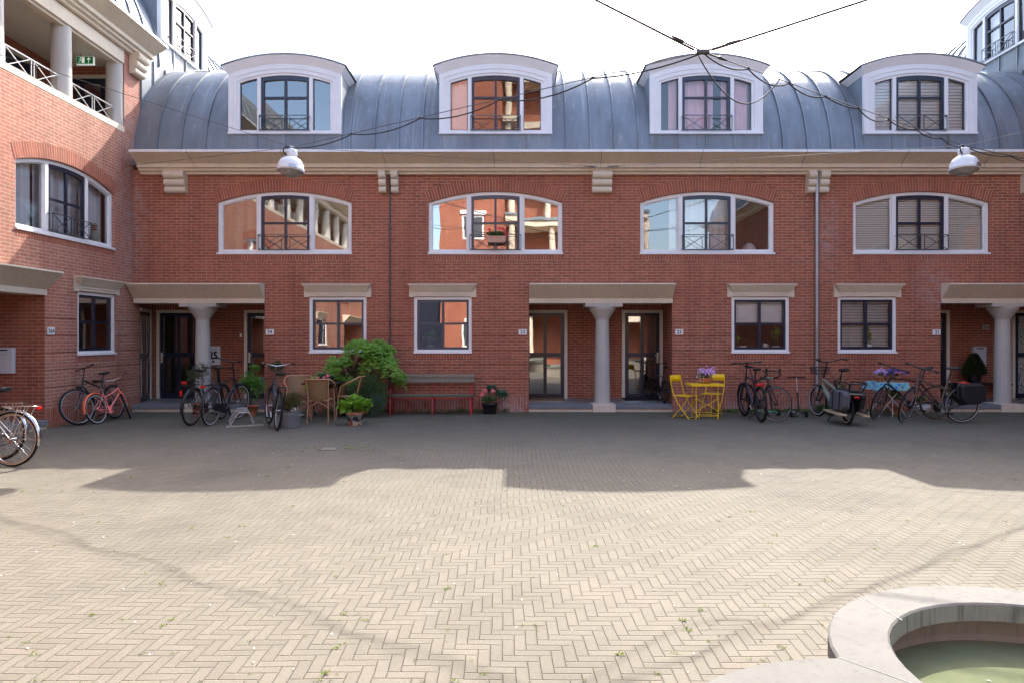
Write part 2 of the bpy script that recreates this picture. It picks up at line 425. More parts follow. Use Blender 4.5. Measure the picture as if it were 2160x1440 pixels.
leafm('leaf_heath', (.20, .17, .07), (.12, .13, .045))
leafm('leaf_blue', (.08, .17, .10), (.12, .21, .13))
leafm('leaf_conifer', (.035, .075, .022), (.055, .10, .028))
leafm('leaf_olive', (.14, .17, .09), (.09, .12, .065))
leafm('weed', (.30, .36, .05), (.16, .25, .03))

def glass(name, base=.14, tint=.93):
    t = NT(name); nt = t.t
    fr = t.n('ShaderNodeFresnel'); fr.inputs[0].default_value = 1.5
    fac = t.math('ADD', fr.outputs[0], base, clamp=True)
    gl = t.n('ShaderNodeBsdfGlossy'); gl.inputs['Roughness'].default_value = 0.0; gl.inputs['Color'].default_value = (.97, .97, .96, 1)
    nb = t.n('ShaderNodeBump'); nb.inputs['Strength'].default_value = .02; nb.inputs['Distance'].default_value = .05
    t.l(t.noise(t.pos(), 1.7, 1), nb.inputs['Height']); t.l(nb.outputs[0], gl.inputs['Normal'])
    tr = t.n('ShaderNodeBsdfTransparent'); tr.inputs[0].default_value = (tint, tint, tint, 1)
    ms = t.n('ShaderNodeMixShader'); t.l(fac, ms.inputs[0]); t.l(tr.outputs[0], ms.inputs[1]); t.l(gl.outputs[0], ms.inputs[2])
    t.l(ms.outputs[0], nt.nodes['Material Output'].inputs[0])
glass('glass', .30); glass('clear_glass', .05, .98); glass('mid_glass', .14, .96)

def checker(name, a, b, s, rough=.4):
    t = NT(name); ck = t.n('ShaderNodeTexChecker'); ck.inputs['Scale'].default_value = 1/s
    v = t.n('ShaderNodeVectorMath', operation='MULTIPLY_ADD'); t.l(t.pos(), v.inputs[0]); v.inputs[1].default_value = (1, 1, 0); v.inputs[2].default_value = (.001, .001, .0005)
    t.l(v.outputs[0], ck.inputs['Vector'])
    ck.inputs[1].default_value = col(a); ck.inputs[2].default_value = col(b)
    t.base(t.mix(t.math('MULTIPLY', t.noise(t.pos(), 12, 4), .5), ck.outputs[0], tuple(x*.5 for x in a))); t.set(rough)
checker('porch_tiles', (.45, .44, .41), (.05, .05, .055), .11)

def cloth():
    t = NT('blue_cloth'); v = t.n('ShaderNodeTexVoronoi'); v.inputs['Scale'].default_value = 20; t.l(t.obj(), v.inputs['Vector'])
    sp = t.n('ShaderNodeSeparateColor'); t.l(v.outputs['Color'], sp.inputs[0])
    c = t.mix(t.ramp(sp.outputs[0], .3, .34), (.10, .42, .62), (.03, .16, .46))
    c = t.mix(t.ramp(sp.outputs[1], .66, .70), c, (.38, .52, .34))
    c = t.mix(t.ramp(v.outputs['Distance'], .40, .52), c, (.20, .46, .52))
    t.base(c); t.set(.8)
cloth()
def rattan():
    t = NT('rattan'); ck = t.n('ShaderNodeTexWave', wave_type='BANDS', bands_direction='Z'); ck.inputs['Scale'].default_value = 45; t.l(t.obj(), ck.inputs['Vector'])
    w2 = t.n('ShaderNodeTexWave', wave_type='BANDS', bands_direction='X'); w2.inputs['Scale'].default_value = 40; t.l(t.obj(), w2.inputs['Vector'])
    f = t.math('MULTIPLY', ck.outputs['Fac'], w2.outputs['Fac'])
    t.base(t.mix(f, (.22, .13, .06), (.46, .29, .14))); t.set(.6); t.bump(f, .5, .006)
rattan()
pm('cane', (.50, .27, .14), (.40, .20, .10), 9, .5)
def potpaint():
    t = NT('painted_pot'); v = t.n('ShaderNodeTexVoronoi'); v.inputs['Scale'].default_value = 11; t.l(t.obj(), v.inputs['Vector'])
    sp = t.n('ShaderNodeSeparateColor'); t.l(v.outputs['Color'], sp.inputs[0])
    c = t.mix(t.ramp(sp.outputs[0], .5, .55), (.50, .43, .33), (.05, .06, .09))
    c = t.mix(t.ramp(sp.outputs[1], .86, .88), c, (.32, .10, .05)); t.base(c); t.set(.3)
potpaint()
def water():
    t = NT('water'); n = t.noise(t.pos(), 2.2, 4, .6)
    t.base(t.mix(t.ramp(n, .3, .7), (.20, .212, .12), (.11, .13, .075))); t.set(.04, 0, .5)
    t.b.inputs['IOR'].default_value = 1.33
    t.bump(t.noise(t.pos(), 11, 2), .10, .02)
water()
def etched():
    t = NT('patterned_glass'); v = t.n('ShaderNodeTexVoronoi', feature='DISTANCE_TO_EDGE'); v.inputs['Scale'].default_value = 9
    t.l(t.scale(t.pos(), 2.2, 1, 1), v.inputs['Vector'])
    t.base(t.mix(t.ramp(v.outputs['Distance'], .03, .07), (.10, .11, .12), (.42, .43, .41))); t.set(.25)
etched()
def emis(name, c, e):
    t = NT(name); t.base(c); t.b.inputs['Emission Color'].default_value = col(c); t.b.inputs['Emission Strength'].default_value = e
emis('exit_green', (.0, .16, .05), .06); emis('exit_white', (.7, .75, .68), .12)
# ------------------------------------------------------------------ ground
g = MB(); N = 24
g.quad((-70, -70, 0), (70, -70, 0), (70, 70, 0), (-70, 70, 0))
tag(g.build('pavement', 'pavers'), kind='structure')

# ------------------------------------------------------------------ facade pieces (frame: u along the wall, y into the building, z up)
def arc(uc, hw, zs, h):
    if h <= 0: return lambda u: zs
    rho = (hw*hw+h*h)/(2*h)
    return lambda u: zs + math.sqrt(max(rho*rho-(u-uc)**2, 0)) - (rho-h)
def sec(ua, ub, zb, top, n=1):
    p = [(ua, zb), (ub, zb)]
    for i in range(n+1):
        u = ub+(ua-ub)*i/n; p.append((u, top(u)))
    return p
def wall(mb, u0, u1, z0, z1, ops=(), grooves=(), gd=.016, y=0.0):
    us = {u0, u1}
    for o in ops:
        n = o.get('n', 1)
        for i in range(n+1): us.add(o['a']+(o['b']-o['a'])*i/n)
    us = sorted(u for u in us if u0-1e-6 <= u <= u1+1e-6)
    for a, b in zip(us, us[1:]):
        if b-a < 1e-5: continue
        cur = (z0, z0); segs = []
        for o in sorted([o for o in ops if o['a'] <= a+1e-5 and o['b'] >= b-1e-5], key=lambda o: o['z']):
            if o['z'] > cur[0]+1e-5: segs.append((cur, (o['z'], o['z'])))
            cur = (o['t'](a), o['t'](b))
        segs.append((cur, (z1, z1)))
        for (l0, r0), (l1, r1) in segs:
            cuts = [l0]
            if abs(l0-r0) < 1e-6 and abs(l1-r1) < 1e-6:
                for q in grooves:
                    for k in q:
                        if l0 < k < l1: cuts.append(k)
            cuts = sorted(cuts)
            for i, c0 in enumerate(cuts):
                last = i == len(cuts)-1
                a0, b0 = (l0, r0) if i == 0 else (c0, c0)
                a1, b1 = (l1, r1) if last else (cuts[i+1],)*2
                mid = (a0+a1)/2; yy = y+gd if any(q[0] < mid < q[1] for q in grooves) else y
                mb.quad((a, yy, a0), (b, yy, b0), (b, yy, b1), (a, yy, a1))
                if i > 0: mb.quad((a, y, c0), (b, y, c0), (b, y+gd, c0), (a, y+gd, c0))
    for o in ops:
        r = o.get('r', .12)
        if not r: continue
        a, b, z, t = o['a'], o['b'], o['z'], o['t']; n = o.get('n', 1)
        mb.quad((a, y, z), (b, y, z), (b, y+r, z), (a, y+r, z))
        mb.quad((a, y, z), (a, y+r, z), (a, y+r, t(a)), (a, y, t(a))); mb.quad((b, y+r, z), (b, y, z), (b, y, t(b)), (b, y+r, t(b)))
        for i in range(n):
            p, q = a+(b-a)*i/n, a+(b-a)*(i+1)/n
            mb.quad((p, y+r, t(p)), (q, y+r, t(q)), (q, y, t(q)), (p, y, t(p)))
def op(a, b, z, t, r=.12, n=1): return dict(a=a, b=b, z=z, t=t if callable(t) else (lambda u, t=t: t), r=r, n=n)
GROOVES = [(z-.016, z+.016) for z in (1.965, 1.655, 1.345, 1.035, .725)]

def room(P, u0, u1, d0, d1, z0, z1, mat='room_dark'):
    b = MB()
    b.quad((u0, d1, z0), (u1, d1, z0), (u1, d1, z1), (u0, d1, z1)); b.quad((u0, d0, z0), (u0, d1, z0), (u0, d1, z1), (u0, d0, z1))
    b.quad((u1, d0, z0), (u1, d1, z0), (u1, d1, z1), (u1, d0, z1)); b.quad((u0, d0, z1), (u1, d0, z1), (u1, d1, z1), (u0, d1, z1))
    b.quad((u0, d0, z0), (u1, d0, z0), (u1, d1, z0), (u0, d1, z0), 1)
    return b.build('room', [mat, 'room_floor'], P)
def pane(W, poly, d, tilt=.006, mat='glass'):
    b = MB(); cu = sum(p[0] for p in poly)/len(poly); cz = sum(p[1] for p in poly)/len(poly)
    a, e = rnd.uniform(-tilt, tilt), rnd.uniform(-tilt, tilt)
    b.add([(u, d+a*(u-cu)+e*(z-cz), z) for u, z in poly], [tuple(range(len(poly)))])
    return b.build('pane', mat, W)
def railing(W, uc, z0, hw=.56, o=.05, h=.33, mat='rail_steel'):
    b = MB(); y = -o
    z0 += .015; z1 = z0+h
    for z in (z0, z1): b.bar((uc-hw, y, z), (uc+hw, y, z), .016, .016)
    for x in (-hw, -.04, .04, hw): b.bar((uc+x, y, z0), (uc+x, y, z1), .014, .014)
    for a, c in ((-hw, -.04), (.04, hw)):
        b.bar((uc+a, y, z0), (uc+c, y, z1), .011, .011); b.bar((uc+a, y+.004, z1), (uc+c, y+.004, z0), .011, .011)
    for x in (-hw, hw):
        for z in (z0+.02, z1-.02): b.bar((uc+x, y, z), (uc+x, .05, z), .012, .012)
    return b.build('railing', mat, W)
def drape(W, name, u0, u1, z0, z1, d, mat, amp=.025, freq=42, top=None):
    b = MB(); n = max(8, int((u1-u0)*60)); ph = rnd.random()*6
    v = []; f = []
    for i in range(n+1):
        u = u0+(u1-u0)*i/n; dd = d+amp*math.sin(u*freq+ph)+amp*.5*math.sin(u*freq*.43+ph*2)
        t = min(z1, top(u)) if top else z1
        v += [(u, dd*1.0, z0), (u, dd, t)]
    for i in range(n): f.append((2*i, 2*i+2, 2*i+3, 2*i+1))
    b.add(v, f, 0, True)
    return b.build(name, mat, W)
def blinds(W, u0, u1, z0, z1, d, pitch=.05, mat='blind', w=.036, tilt=R(35), top=None):
    b = MB(); z = z0
    while z < z1-.01:
        a, c = u0, u1
        if not top or top((u0+u1)/2) > z:
            b.quad((a, d-w/2*math.cos(tilt), z-w/2*math.sin(tilt)), (c, d-w/2*math.cos(tilt), z-w/2*math.sin(tilt)), (c, d+w/2*math.cos(tilt), z+w/2*math.sin(tilt)), (a, d+w/2*math.cos(tilt), z+w/2*math.sin(tilt)))
        z += pitch
    b.box(u0, u1, d-.02, d+.02, z1-.01, z1+.03)
    return b.build('blind', mat, W)

def sash(W, uc, hw, zb, top, d, zt, mat='navy', st=.055, topb=.075, n=8, dk=.05):
    b = MB(); f2 = lambda u: top(u)-topb
    b.ring(sec(uc-hw, uc+hw, zb, top, n), sec(uc-hw+st, uc+hw-st, zb+st, f2, n), d, d+dk)
    b.prism(sec(uc-.024, uc+.024, zb+st, f2), d+.003, d+dk-.003)
    for a, c in ((uc-hw+st, uc-.024), (uc+.024, uc+hw-st)): b.box(a, c, d+.004, d+dk-.004, zt-.022, zt+.022)
    return b.build('sash', mat, W)

def arch_window(P, uc, zb=3.453, hw=1.475, zs=4.585, h=.245, d0=.05, rail=True, sashmat='navy', cover=None, rm=(2.6,), simple=False):
    gm = {None: 'glass', 'blinds': 'clear_glass', 'sheer': 'clear_glass', 'sheer_left': 'mid_glass'}[cover]
    top = arc(uc, hw, zs, h); it = .075
    inner = lambda u: top(u)-it
    F = MB(); n = 14
    F.ring(sec(uc-hw, uc+hw, zb, top, n), sec(uc-hw+it, uc+hw-it, zb+.085, inner, n), d0, d0+.09)
    for s in (-1, 1): F.prism(sec(uc+s*.578-.046, uc+s*.578+.046, zb+.085, inner, 2), d0-.004, d0+.09)
    F.box(uc-hw-.01, uc+hw+.01, -.03, d0, zb-.012, zb+.03)
    for s in (-1, 1):     # slim inner bead of the side lights
        a, c = (uc-hw+it, uc-.624) if s < 0 else (uc+.624, uc+hw-it)
        F.ring(sec(a, c, zb+.085, inner, 4), sec(a+.02, c-.02, zb+.105, lambda u: inner(u)-.02, 4), d0+.025, d0+.09)
    W = F.build('window', 'white_paint', P, bev=.004)
    sash(W, uc, .532, zb+.06, inner, d0+.012, 4.14-3.453+zb, sashmat)
    for a, c in ((uc-hw+it, uc-.6), (uc-.5, uc+.5), (uc+.6, uc+hw-it)):
        pane(W, sec(a, c, zb+.07, lambda u: inner(u)-.01, 5), d0+.05, mat=gm)
    if rail: railing(W, uc, zb+.07)
    if cover == 'blinds': blinds(W, uc-hw+.03, uc+hw-.03, zb+.05, zs+h-.1, d0+.12, .05, w=.053, tilt=R(58))
    if cover == 'sheer_left':
        drape(W, 'curtain', uc-.78, uc-.45, zb+.03, zs+h, d0+.25, 'sheer', top=top)
        drape(W, 'curtain', uc-.42, uc+.62, zb+.03, zs+h, d0+.28, 'sheer', top=top)
    if cover == 'sheer':
        drape(W, 'curtain', uc-hw+.02, uc-.70, zb+.03, zs+h, d0+.2, 'sheer', .03, 38, top)
        drape(W, 'curtain', uc-.66, uc-.1, zb+.03, zs+h, d0+.22, 'sheer', .03, 38, top)
        drape(W, 'curtain', uc-.05, uc+.6, zb+.03, zs+h, d0+.24, 'sheer', .03, 38, top)
        drape(W, 'curtain', uc+.64, uc+hw-.05, zb+.03, zs+h, d0+.22, 'sheer', .03, 38, top)
    if rm: room(P, uc-hw-.15, uc+hw+.15, d0+.092, rm[0], zb-.25, zs+h+.06)
    # brick arch and soldier sill
    A = MB(); rho = (hw*hw+h*h)/(2*h); cz = zs+h-rho; a0 = math.asin((hw+.02)/rho); n = 40; t = .27
    for i in range(n):
        p, q = -a0+2*a0*i/n, -a0+2*a0*(i+1)/n
        P4 = [(uc+(rho+k)*math.sin(a), -.005, cz+(rho+k)*math.cos(a)) for a, k in ((p, 0), (q, 0), (q, t), (p, t))]
        uvs = [(.006, p*rho), (.006, q*rho), (.395, q*rho), (.395, p*rho)]
        A.quad(*P4, uv=uvs)
        P5 = [(uc+(rho+k)*math.sin(a), y, cz+(rho+k)*math.cos(a)) for a, k, y in ((p, t, -.005), (q, t, -.005), (q, t, .01), (p, t, .01))]
        A.quad(*P5)
    A.build('brick_arch', 'brick_soldier', P)
    S = MB(); S.quad((uc-hw, -.004, zb-.125), (uc+hw, -.004, zb-.125), (uc+hw, -.004, zb-.012), (uc-hw, -.004, zb-.012), uv=[(.01, uc-hw), (.01, uc+hw), (.39, uc+hw), (.39, uc-hw)])
    S.build('sill_course', 'brick_soldier', P)
    return W, op(uc-hw, uc+hw, zb, top, d0+.092, 14)

def square_window(P, ua, ub, zb=1.285, zt=2.515, sashmat='navy', cover=None, tz=1.925, d0=.05, tilt=.006):
    uc = (ua+ub)/2; F = MB(); tp = lambda u: zt
    F.ring(sec(ua, ub, zb, tp), sec(ua+.068, ub-.068, zb+.075, lambda u: zt-.068), d0-.03, d0+.08)
    F.box(ua-.008, ub+.008, -.035, d0-.03, zb-.01, zb+.03)
    W = F.build('window', 'white_paint', P, bev=.004)
    b = MB(); a, c = ua+.06, ub-.06
    b.ring(sec(a, c, zb+.065, lambda u: zt-.06), sec(a+.055, c-.055, zb+.13, lambda u: zt-.06-.06), d0, d0+.05)
    b.prism(sec(uc-.03, uc+.03, zb+.13, lambda u: zt-.12), d0+.003, d0+.047)
    for p, q in ((a+.055, uc-.03), (uc+.03, c-.055)): b.box(p, q, d0+.004, d0+.046, tz-.022, tz+.022)
    b.build('sash', sashmat, W)
    for p, q in ((a+.03, uc), (uc, c-.03)):
        for z0, z1 in ((zb+.09, tz), (tz, zt-.09)): pane(W, sec(p, q, z0, lambda u, z1=z1: z1), d0+.03, tilt, 'clear_glass' if cover else 'glass')
    if cover == 'half': blinds(W, ua+.09, ub-.09, tz+.02, zt-.12, d0+.13, .026, 'sheer', .03, R(60))
    if cover == 'full': blinds(W, ua+.09, ub-.09, zb+.12, zt-.12, d0+.12, .034, 'blind', .030, R(42))
    room(P, ua-.2, ub+.2, d0+.082, 2.5, zb-.03, zt+.05)
    S = MB(); S.quad((ua, -.004, zb-.125), (ub, -.004, zb-.125), (ub, -.004, zb-.010), (ua, -.004, zb-.010), uv=[(.01, ua), (.01, ub), (.39, ub), (.39, ua)])
    S.build('sill_course', 'brick_soldier', P)
    # concrete hood
    hw = .735; H = MB(); H.box(uc-hw, uc-.622, -.03, .0, 2.50, 2.762); H.box(uc+.622, uc+hw, -.03, .0, 2.50, 2.762)
    lev = [(2.785, hw+.012, .175), (2.762, hw+.012, .175), (2.757, hw, .165), (2.60, .622, .05), (2.57, .622, .05), (2.57, .622, .035), (2.52, .622, .035)]
    v = []; f = []
    for z, w, o in lev: v += [(uc-w, 0, z), (uc-w, -o, z), (uc+w, -o, z), (uc+w, 0, z)]
    for i in range(len(lev)-1):
        for k in range(3): f.append((4*i+k, 4*(i+1)+k, 4*(i+1)+k+1, 4*i+k+1))
    f.append((0, 1, 2, 3)); k = 4*(len(lev)-1); f.append((k+3, k+2, k+1, k))
    H.add(v, f); H.build('window_hood', 'concrete', P, bev=.003)
    return W, op(ua, ub, zb, zt, d0+.082)

CORN = [(-.10, 5.60), (.55, 5.60), (.55, 5.545), (.525, 5.54), (.24, 5.375), (.235, 5.30), (.17, 5.292), (.165, 5.242), (.095, 5.234), (.09, 5.182), (-.02, 5.18)]
def cornice(P, u0, u1, zo=0):
    b = MB(); prof = [(o, z+zo) for o, z in CORN]
    n = len(prof)
    v = [(u0, -o, z) for o, z in prof]+[(u1, -o, z) for o, z in prof]
    f = []; 
    for i in range(n-1): b.add([v[i], v[n+i], v[n+i+1], v[i+1]], [(0, 1, 2, 3)], 2 if i in (0, 1) else (1 if i == 3 else 0))
    b.add(v[:n], [tuple(range(n))]); b.add(v[n:], [tuple(range(n))[::-1]])
    return b.build('cornice', ['concrete', 'concrete_ribbed', 'lamp_white'], P)
def cornice_joints(P, us, zo=0):
    for u in us:
        b = MB(); b.bar((u, -.527, 5.54+zo), (u+.02, -.238, 5.372+zo), .008, .006); b.bar((u+.02, -.237, 5.37+zo), (u+.02, -.237, 5.302+zo), .006, .005); b.bar((u, -.552, 5.546+zo), (u, -.552, 5.598+zo), .008, .005); b.build('cornice_joint', 'steel_wire', P)
def corbel(P, u0, u1, zo=0):
    b = MB(); prof = [(0, 5.24)]
    for cz, r, o in ((5.165, .088, .15), (5.0, .078, .11), (4.845, .068, .08)):
        for i in range(9):
            a = R(90-180*i/8); prof.append((o+r*math.cos(a)*.9, cz+r*math.sin(a)))
    prof += [(0, 4.775)]
    b.extr([(o, z+zo) for o, z in prof], u0, u1)
    return b.build('corbel', 'concrete', P)
def canopy(P, u0, u1):
    b = MB(); prof = [(-.05, 2.80), (.325, 2.79), (.325, 2.758), (.31, 2.752), (.022, 2.474), (.022, 2.372), (-.36, 2.372), (-.36, 2.80)]
    n = len(prof)-1; mi = {3: 1}
    for i in range(n):
        (o, z), (p, w) = prof[i], prof[i+1]; b.quad((u0, -o, z), (u1, -o, z), (u1, -p, w), (u0, -p, w), mi.get(i, 0))
    for u in (u0, u1): b.add([(u, -o, z) for o, z in prof], [tuple(range(n+1))])
    return b.build('canopy', ['concrete', 'concrete_ribbed'], P)
def column(P, u, d=.24):
    b = MB(); n = 40; v = []; f = []
    prof = [(.172, .17), (.168, .6), (.156, 1.5), (.147, 2.0), (.15, 2.03)]
    for r, z in prof:
        for k in range(n):
            a = 2*math.pi*k/n; rr = r*(1-.018*(k % 2 == 0)) if z < 2.03 else r
            v.append((u+rr*math.cos(a), d+rr*math.sin(a), z))
    for i in range(len(prof)-1):
        for k in range(n): f.append((i*n+k, i*n+(k+1) % n, (i+1)*n+(k+1) % n, (i+1)*n+k))
    b.add(v, f, 0, False)
    sh = b.build('column', 'column_stone', P)
    c = MB(); c.lathe([(.15, 2.02), (.156, 2.035), (.19, 2.09), (.285, 2.225), (.305, 2.26), (.305, 2.29)], (u, d, 0), 36)
    c.build('capital', 'column_stone', sh)
    e = MB(); e.box(u-.41, u+.41, d-.27, d+.3, 2.292, 2.37); e.build('abacus', 'column_stone', sh, bev=.004)
    e = MB(); e.box(u-.25, u+.25, -.10, .46, .0, .172); e.build('plinth', 'concrete', sh, bev=.006)
    return sh
def door(P, ua, ub, d, zb=.16, handle='l', frame='lr', mat='navy', gl='glass', tilt=.004, M_=None):
    zt = 2.21; F = MB(); F.M = M_
    if 'l' in frame: F.box(ua-.075, ua, d-.04, d+.06, zb, zt+.07)
    if 'r' in frame: F.box(ub, ub+.075, d-.04, d+.06, zb, zt+.07)
    F.box(ua, ub, d-.038, d+.06, zt, zt+.07)
    W = F.build('door', 'cream_paint', P)
    L = MB(); L.M = M_; uc = (ua+ub)/2; e0, e1 = d-.012, d+.035; a, b = ua+.005, ub-.005
    L.box(a, a+.085, e0, e1, zb+.01, zt-.005); L.box(b-.085, b, e0, e1, zb+.01, zt-.005)
    L.box(uc-.042, uc+.042, e0+.003, e1-.003, zb+.12, zt-.08)
    for z0, z1 in ((zb+.01, zb+.12), (zt-.08, zt-.005)): L.box(a+.085, b-.085, e0, e1, z0, z1)
    for p, q in ((a+.085, uc-.042), (uc+.042, b-.085)): L.box(p, q, e0+.004, e1-.004, 1.15, 1.26)
    lf = L.build('leaf', mat, W)
    for p, q in ((a+.07, uc), (uc, b-.07)):
        for z0, z1 in ((zb+.10, 1.2), (1.2, zt-.07)):
            g_ = MB(); g_.M = M_; t1, t2 = rnd.uniform(-tilt, tilt), rnd.uniform(-tilt, tilt)
            g_.add([(p, d+.01-t1-t2, z0), (q, d+.01+t1-t2, z0), (q, d+.01+t1+t2, z1), (p, d+.01-t1+t2, z1)], [(0, 1, 2, 3)])
            g_.build('pane', gl, W)
    hx = a+.043 if handle == 'l' else b-.043; s = 1 if handle == 'l' else -1
    h = MB(); h.M = M_; h.box(hx-.022, hx+.022, e0-.012, e0, 1.02, 1.27); h.bar((hx, e0-.035, 1.2), (hx+s*.0, e0-.0, 1.2), .02, .02); h.bar((hx, e0-.04, 1.2), (hx+s*.07, e0-.04, 1.2), .02, .022)
    h.box(hx-.008, hx+.008, e0-.016, e0-.01, 1.07, 1.10, 1)
    h.build('handle', ['cream_paint', 'ink'], W, bev=.003)
    return W
def dark_behind(P, u0, u1, d0, d1, z0, z1): return room(P, u0, u1, d0, d1, z0, z1)
def doormat(P, u0, u1, d0, d1, z): 
    return None
def plate(P, u, z, s, w=.175, h=.118, y=0, size=.105, mat='plate_white'):
    b = MB(); b.box(u-w/2, u+w/2, y-.012, y, z-h/2, z+h/2); o = b.build('number_plate', mat, P, bev=.003)
    t = MB(); text(t, s, size, lambda x, q: (u+x, y-.0145, z+q), bold=.002); t.build('number', 'ink', o); return o

def recess(P, u0, u1, depth, zt=2.42, ul=None, ur=None, left=True, right=True, zf=.16, name='porch_wall', doors=()):
    b = MB(); ul = u0 if ul is None else ul; ur = u1 if ur is None else ur
    wall(b, ul, ur, 0, zt, [op(p, q, 0, 2.22, 0) for p, q in doors], (), 0, depth)
    for p, q in doors: room(P, p-.25, q+.25, depth+.03, depth+2.2, .15, 2.4)
    if left: b.quad((u0, 0, 0), (ul, depth, 0), (ul, depth, zt), (u0, 0, zt))
    if right: b.quad((u1, 0, 0), (ur, depth, 0), (ur, depth, zt), (u1, 0, zt))
    W = b.build(name, 'brick', P)
    s = MB(); s.quad((ul, depth-.006, 2.285), (ur, depth-.006, 2.285), (ur, depth-.006, zt), (ul, depth-.006, zt), uv=[(.01, ul), (.01, ur), (.39, ur), (.39, ul)])
    s.build('soldier_course', 'brick_soldier', W)
    c = MB(); c.quad((ul, 0, zt), (ur, 0, zt), (ur, depth, zt), (ul, depth, zt)); c.build('porch_ceiling', 'cream_paint', P)
    f = MB(); f.quad((ul, .33, zf), (ur, .33, zf), (ur, depth, zf), (ul, depth, zf)); f.build('porch_floor', 'porch_tiles', P)
    st = MB(); st.box(u0, u1, -.065, .33, .068, zf+.003); st.box(u0, u1, -.035, .30, 0, .066, 1)
    st.build('step', ['bluestone', 'concrete'], P, bev=.006)
    return W

def barrel(P, u0, u1, zc, rd=3.0, holes=(), seam=.53, off=0):
    b = MB(); n = 60
    def strip(a, c, i0, i1):
        v = []
        for i in range(i0, i1+1):
            t = math.pi*i/n; d, z = rd-rd*math.cos(t), zc+rd*math.sin(t); v += [(a, d, z), (c, d, z)]
        b.add(v, [(2*i, 2*i+1, 2*i+3, 2*i+2) for i in range(i1-i0)], 0, True)
    cut = [u0]
    for hc in sorted(holes): cut += [hc-1.2, hc+1.2]
    cut.append(u1); h0, h1 = int(n/math.pi*math.asin(.62/rd)), int(n/math.pi*math.asin(2.0/rd))+1
    for i, (a, c) in enumerate(zip(cut, cut[1:])):
        if i % 2: strip(a, c, 0, h0); strip(a, c, h1, n)          # an opening in the roof behind each dormer
        else: strip(a, c, 0, n)
    rf = b.build('roof', 'zinc', P)
    s = MB(); k = math.ceil((u0-off+.02)/seam); a1 = math.asin(min(1, 2.35/rd))
    while k*seam+off < u1-.02:
        u = k*seam+off; k += 1
        st = 0
        for hc in holes:
            if abs(u-hc) < 1.27: st = a1
        pts = []; m = 30
        for i in range(m+1):
            a = st+(math.pi-st)*i/m; pts.append((a, rd))
        v = []; f = []
        for a, r_ in pts:
            for du in (-.016, .016):
                for k2 in (0, .042): rr = r_+k2; v.append((u+du, rd-rr*math.cos(a), zc+rr*math.sin(a)))
        for i in range(m):
            p, q = 4*i, 4*(i+1)
            f += [(p, p+1, q+1, q), (p+2, q+2, q+3, p+3), (p+1, p+3, q+3, q+1)]
        f.append((0, 2, 3, 1)); s.add(v, f)
    # cross welts near the crown between some seams
    k = math.ceil((u0-off)/seam); i = 0
    while k*seam+off < u1-seam:
        if i % 3 == 0:
            a = R(66); s.bar((k*seam+off+.02, rd-(rd+.006)*math.cos(a), zc+(rd+.006)*math.sin(a)), (k*seam+off+seam-.02, rd-(rd+.006)*math.cos(a), zc+(rd+.006)*math.sin(a)), .03, .014)
        k += 1; i += 1
    s.build('seams', 'zinc_seam', rf)
    return rf

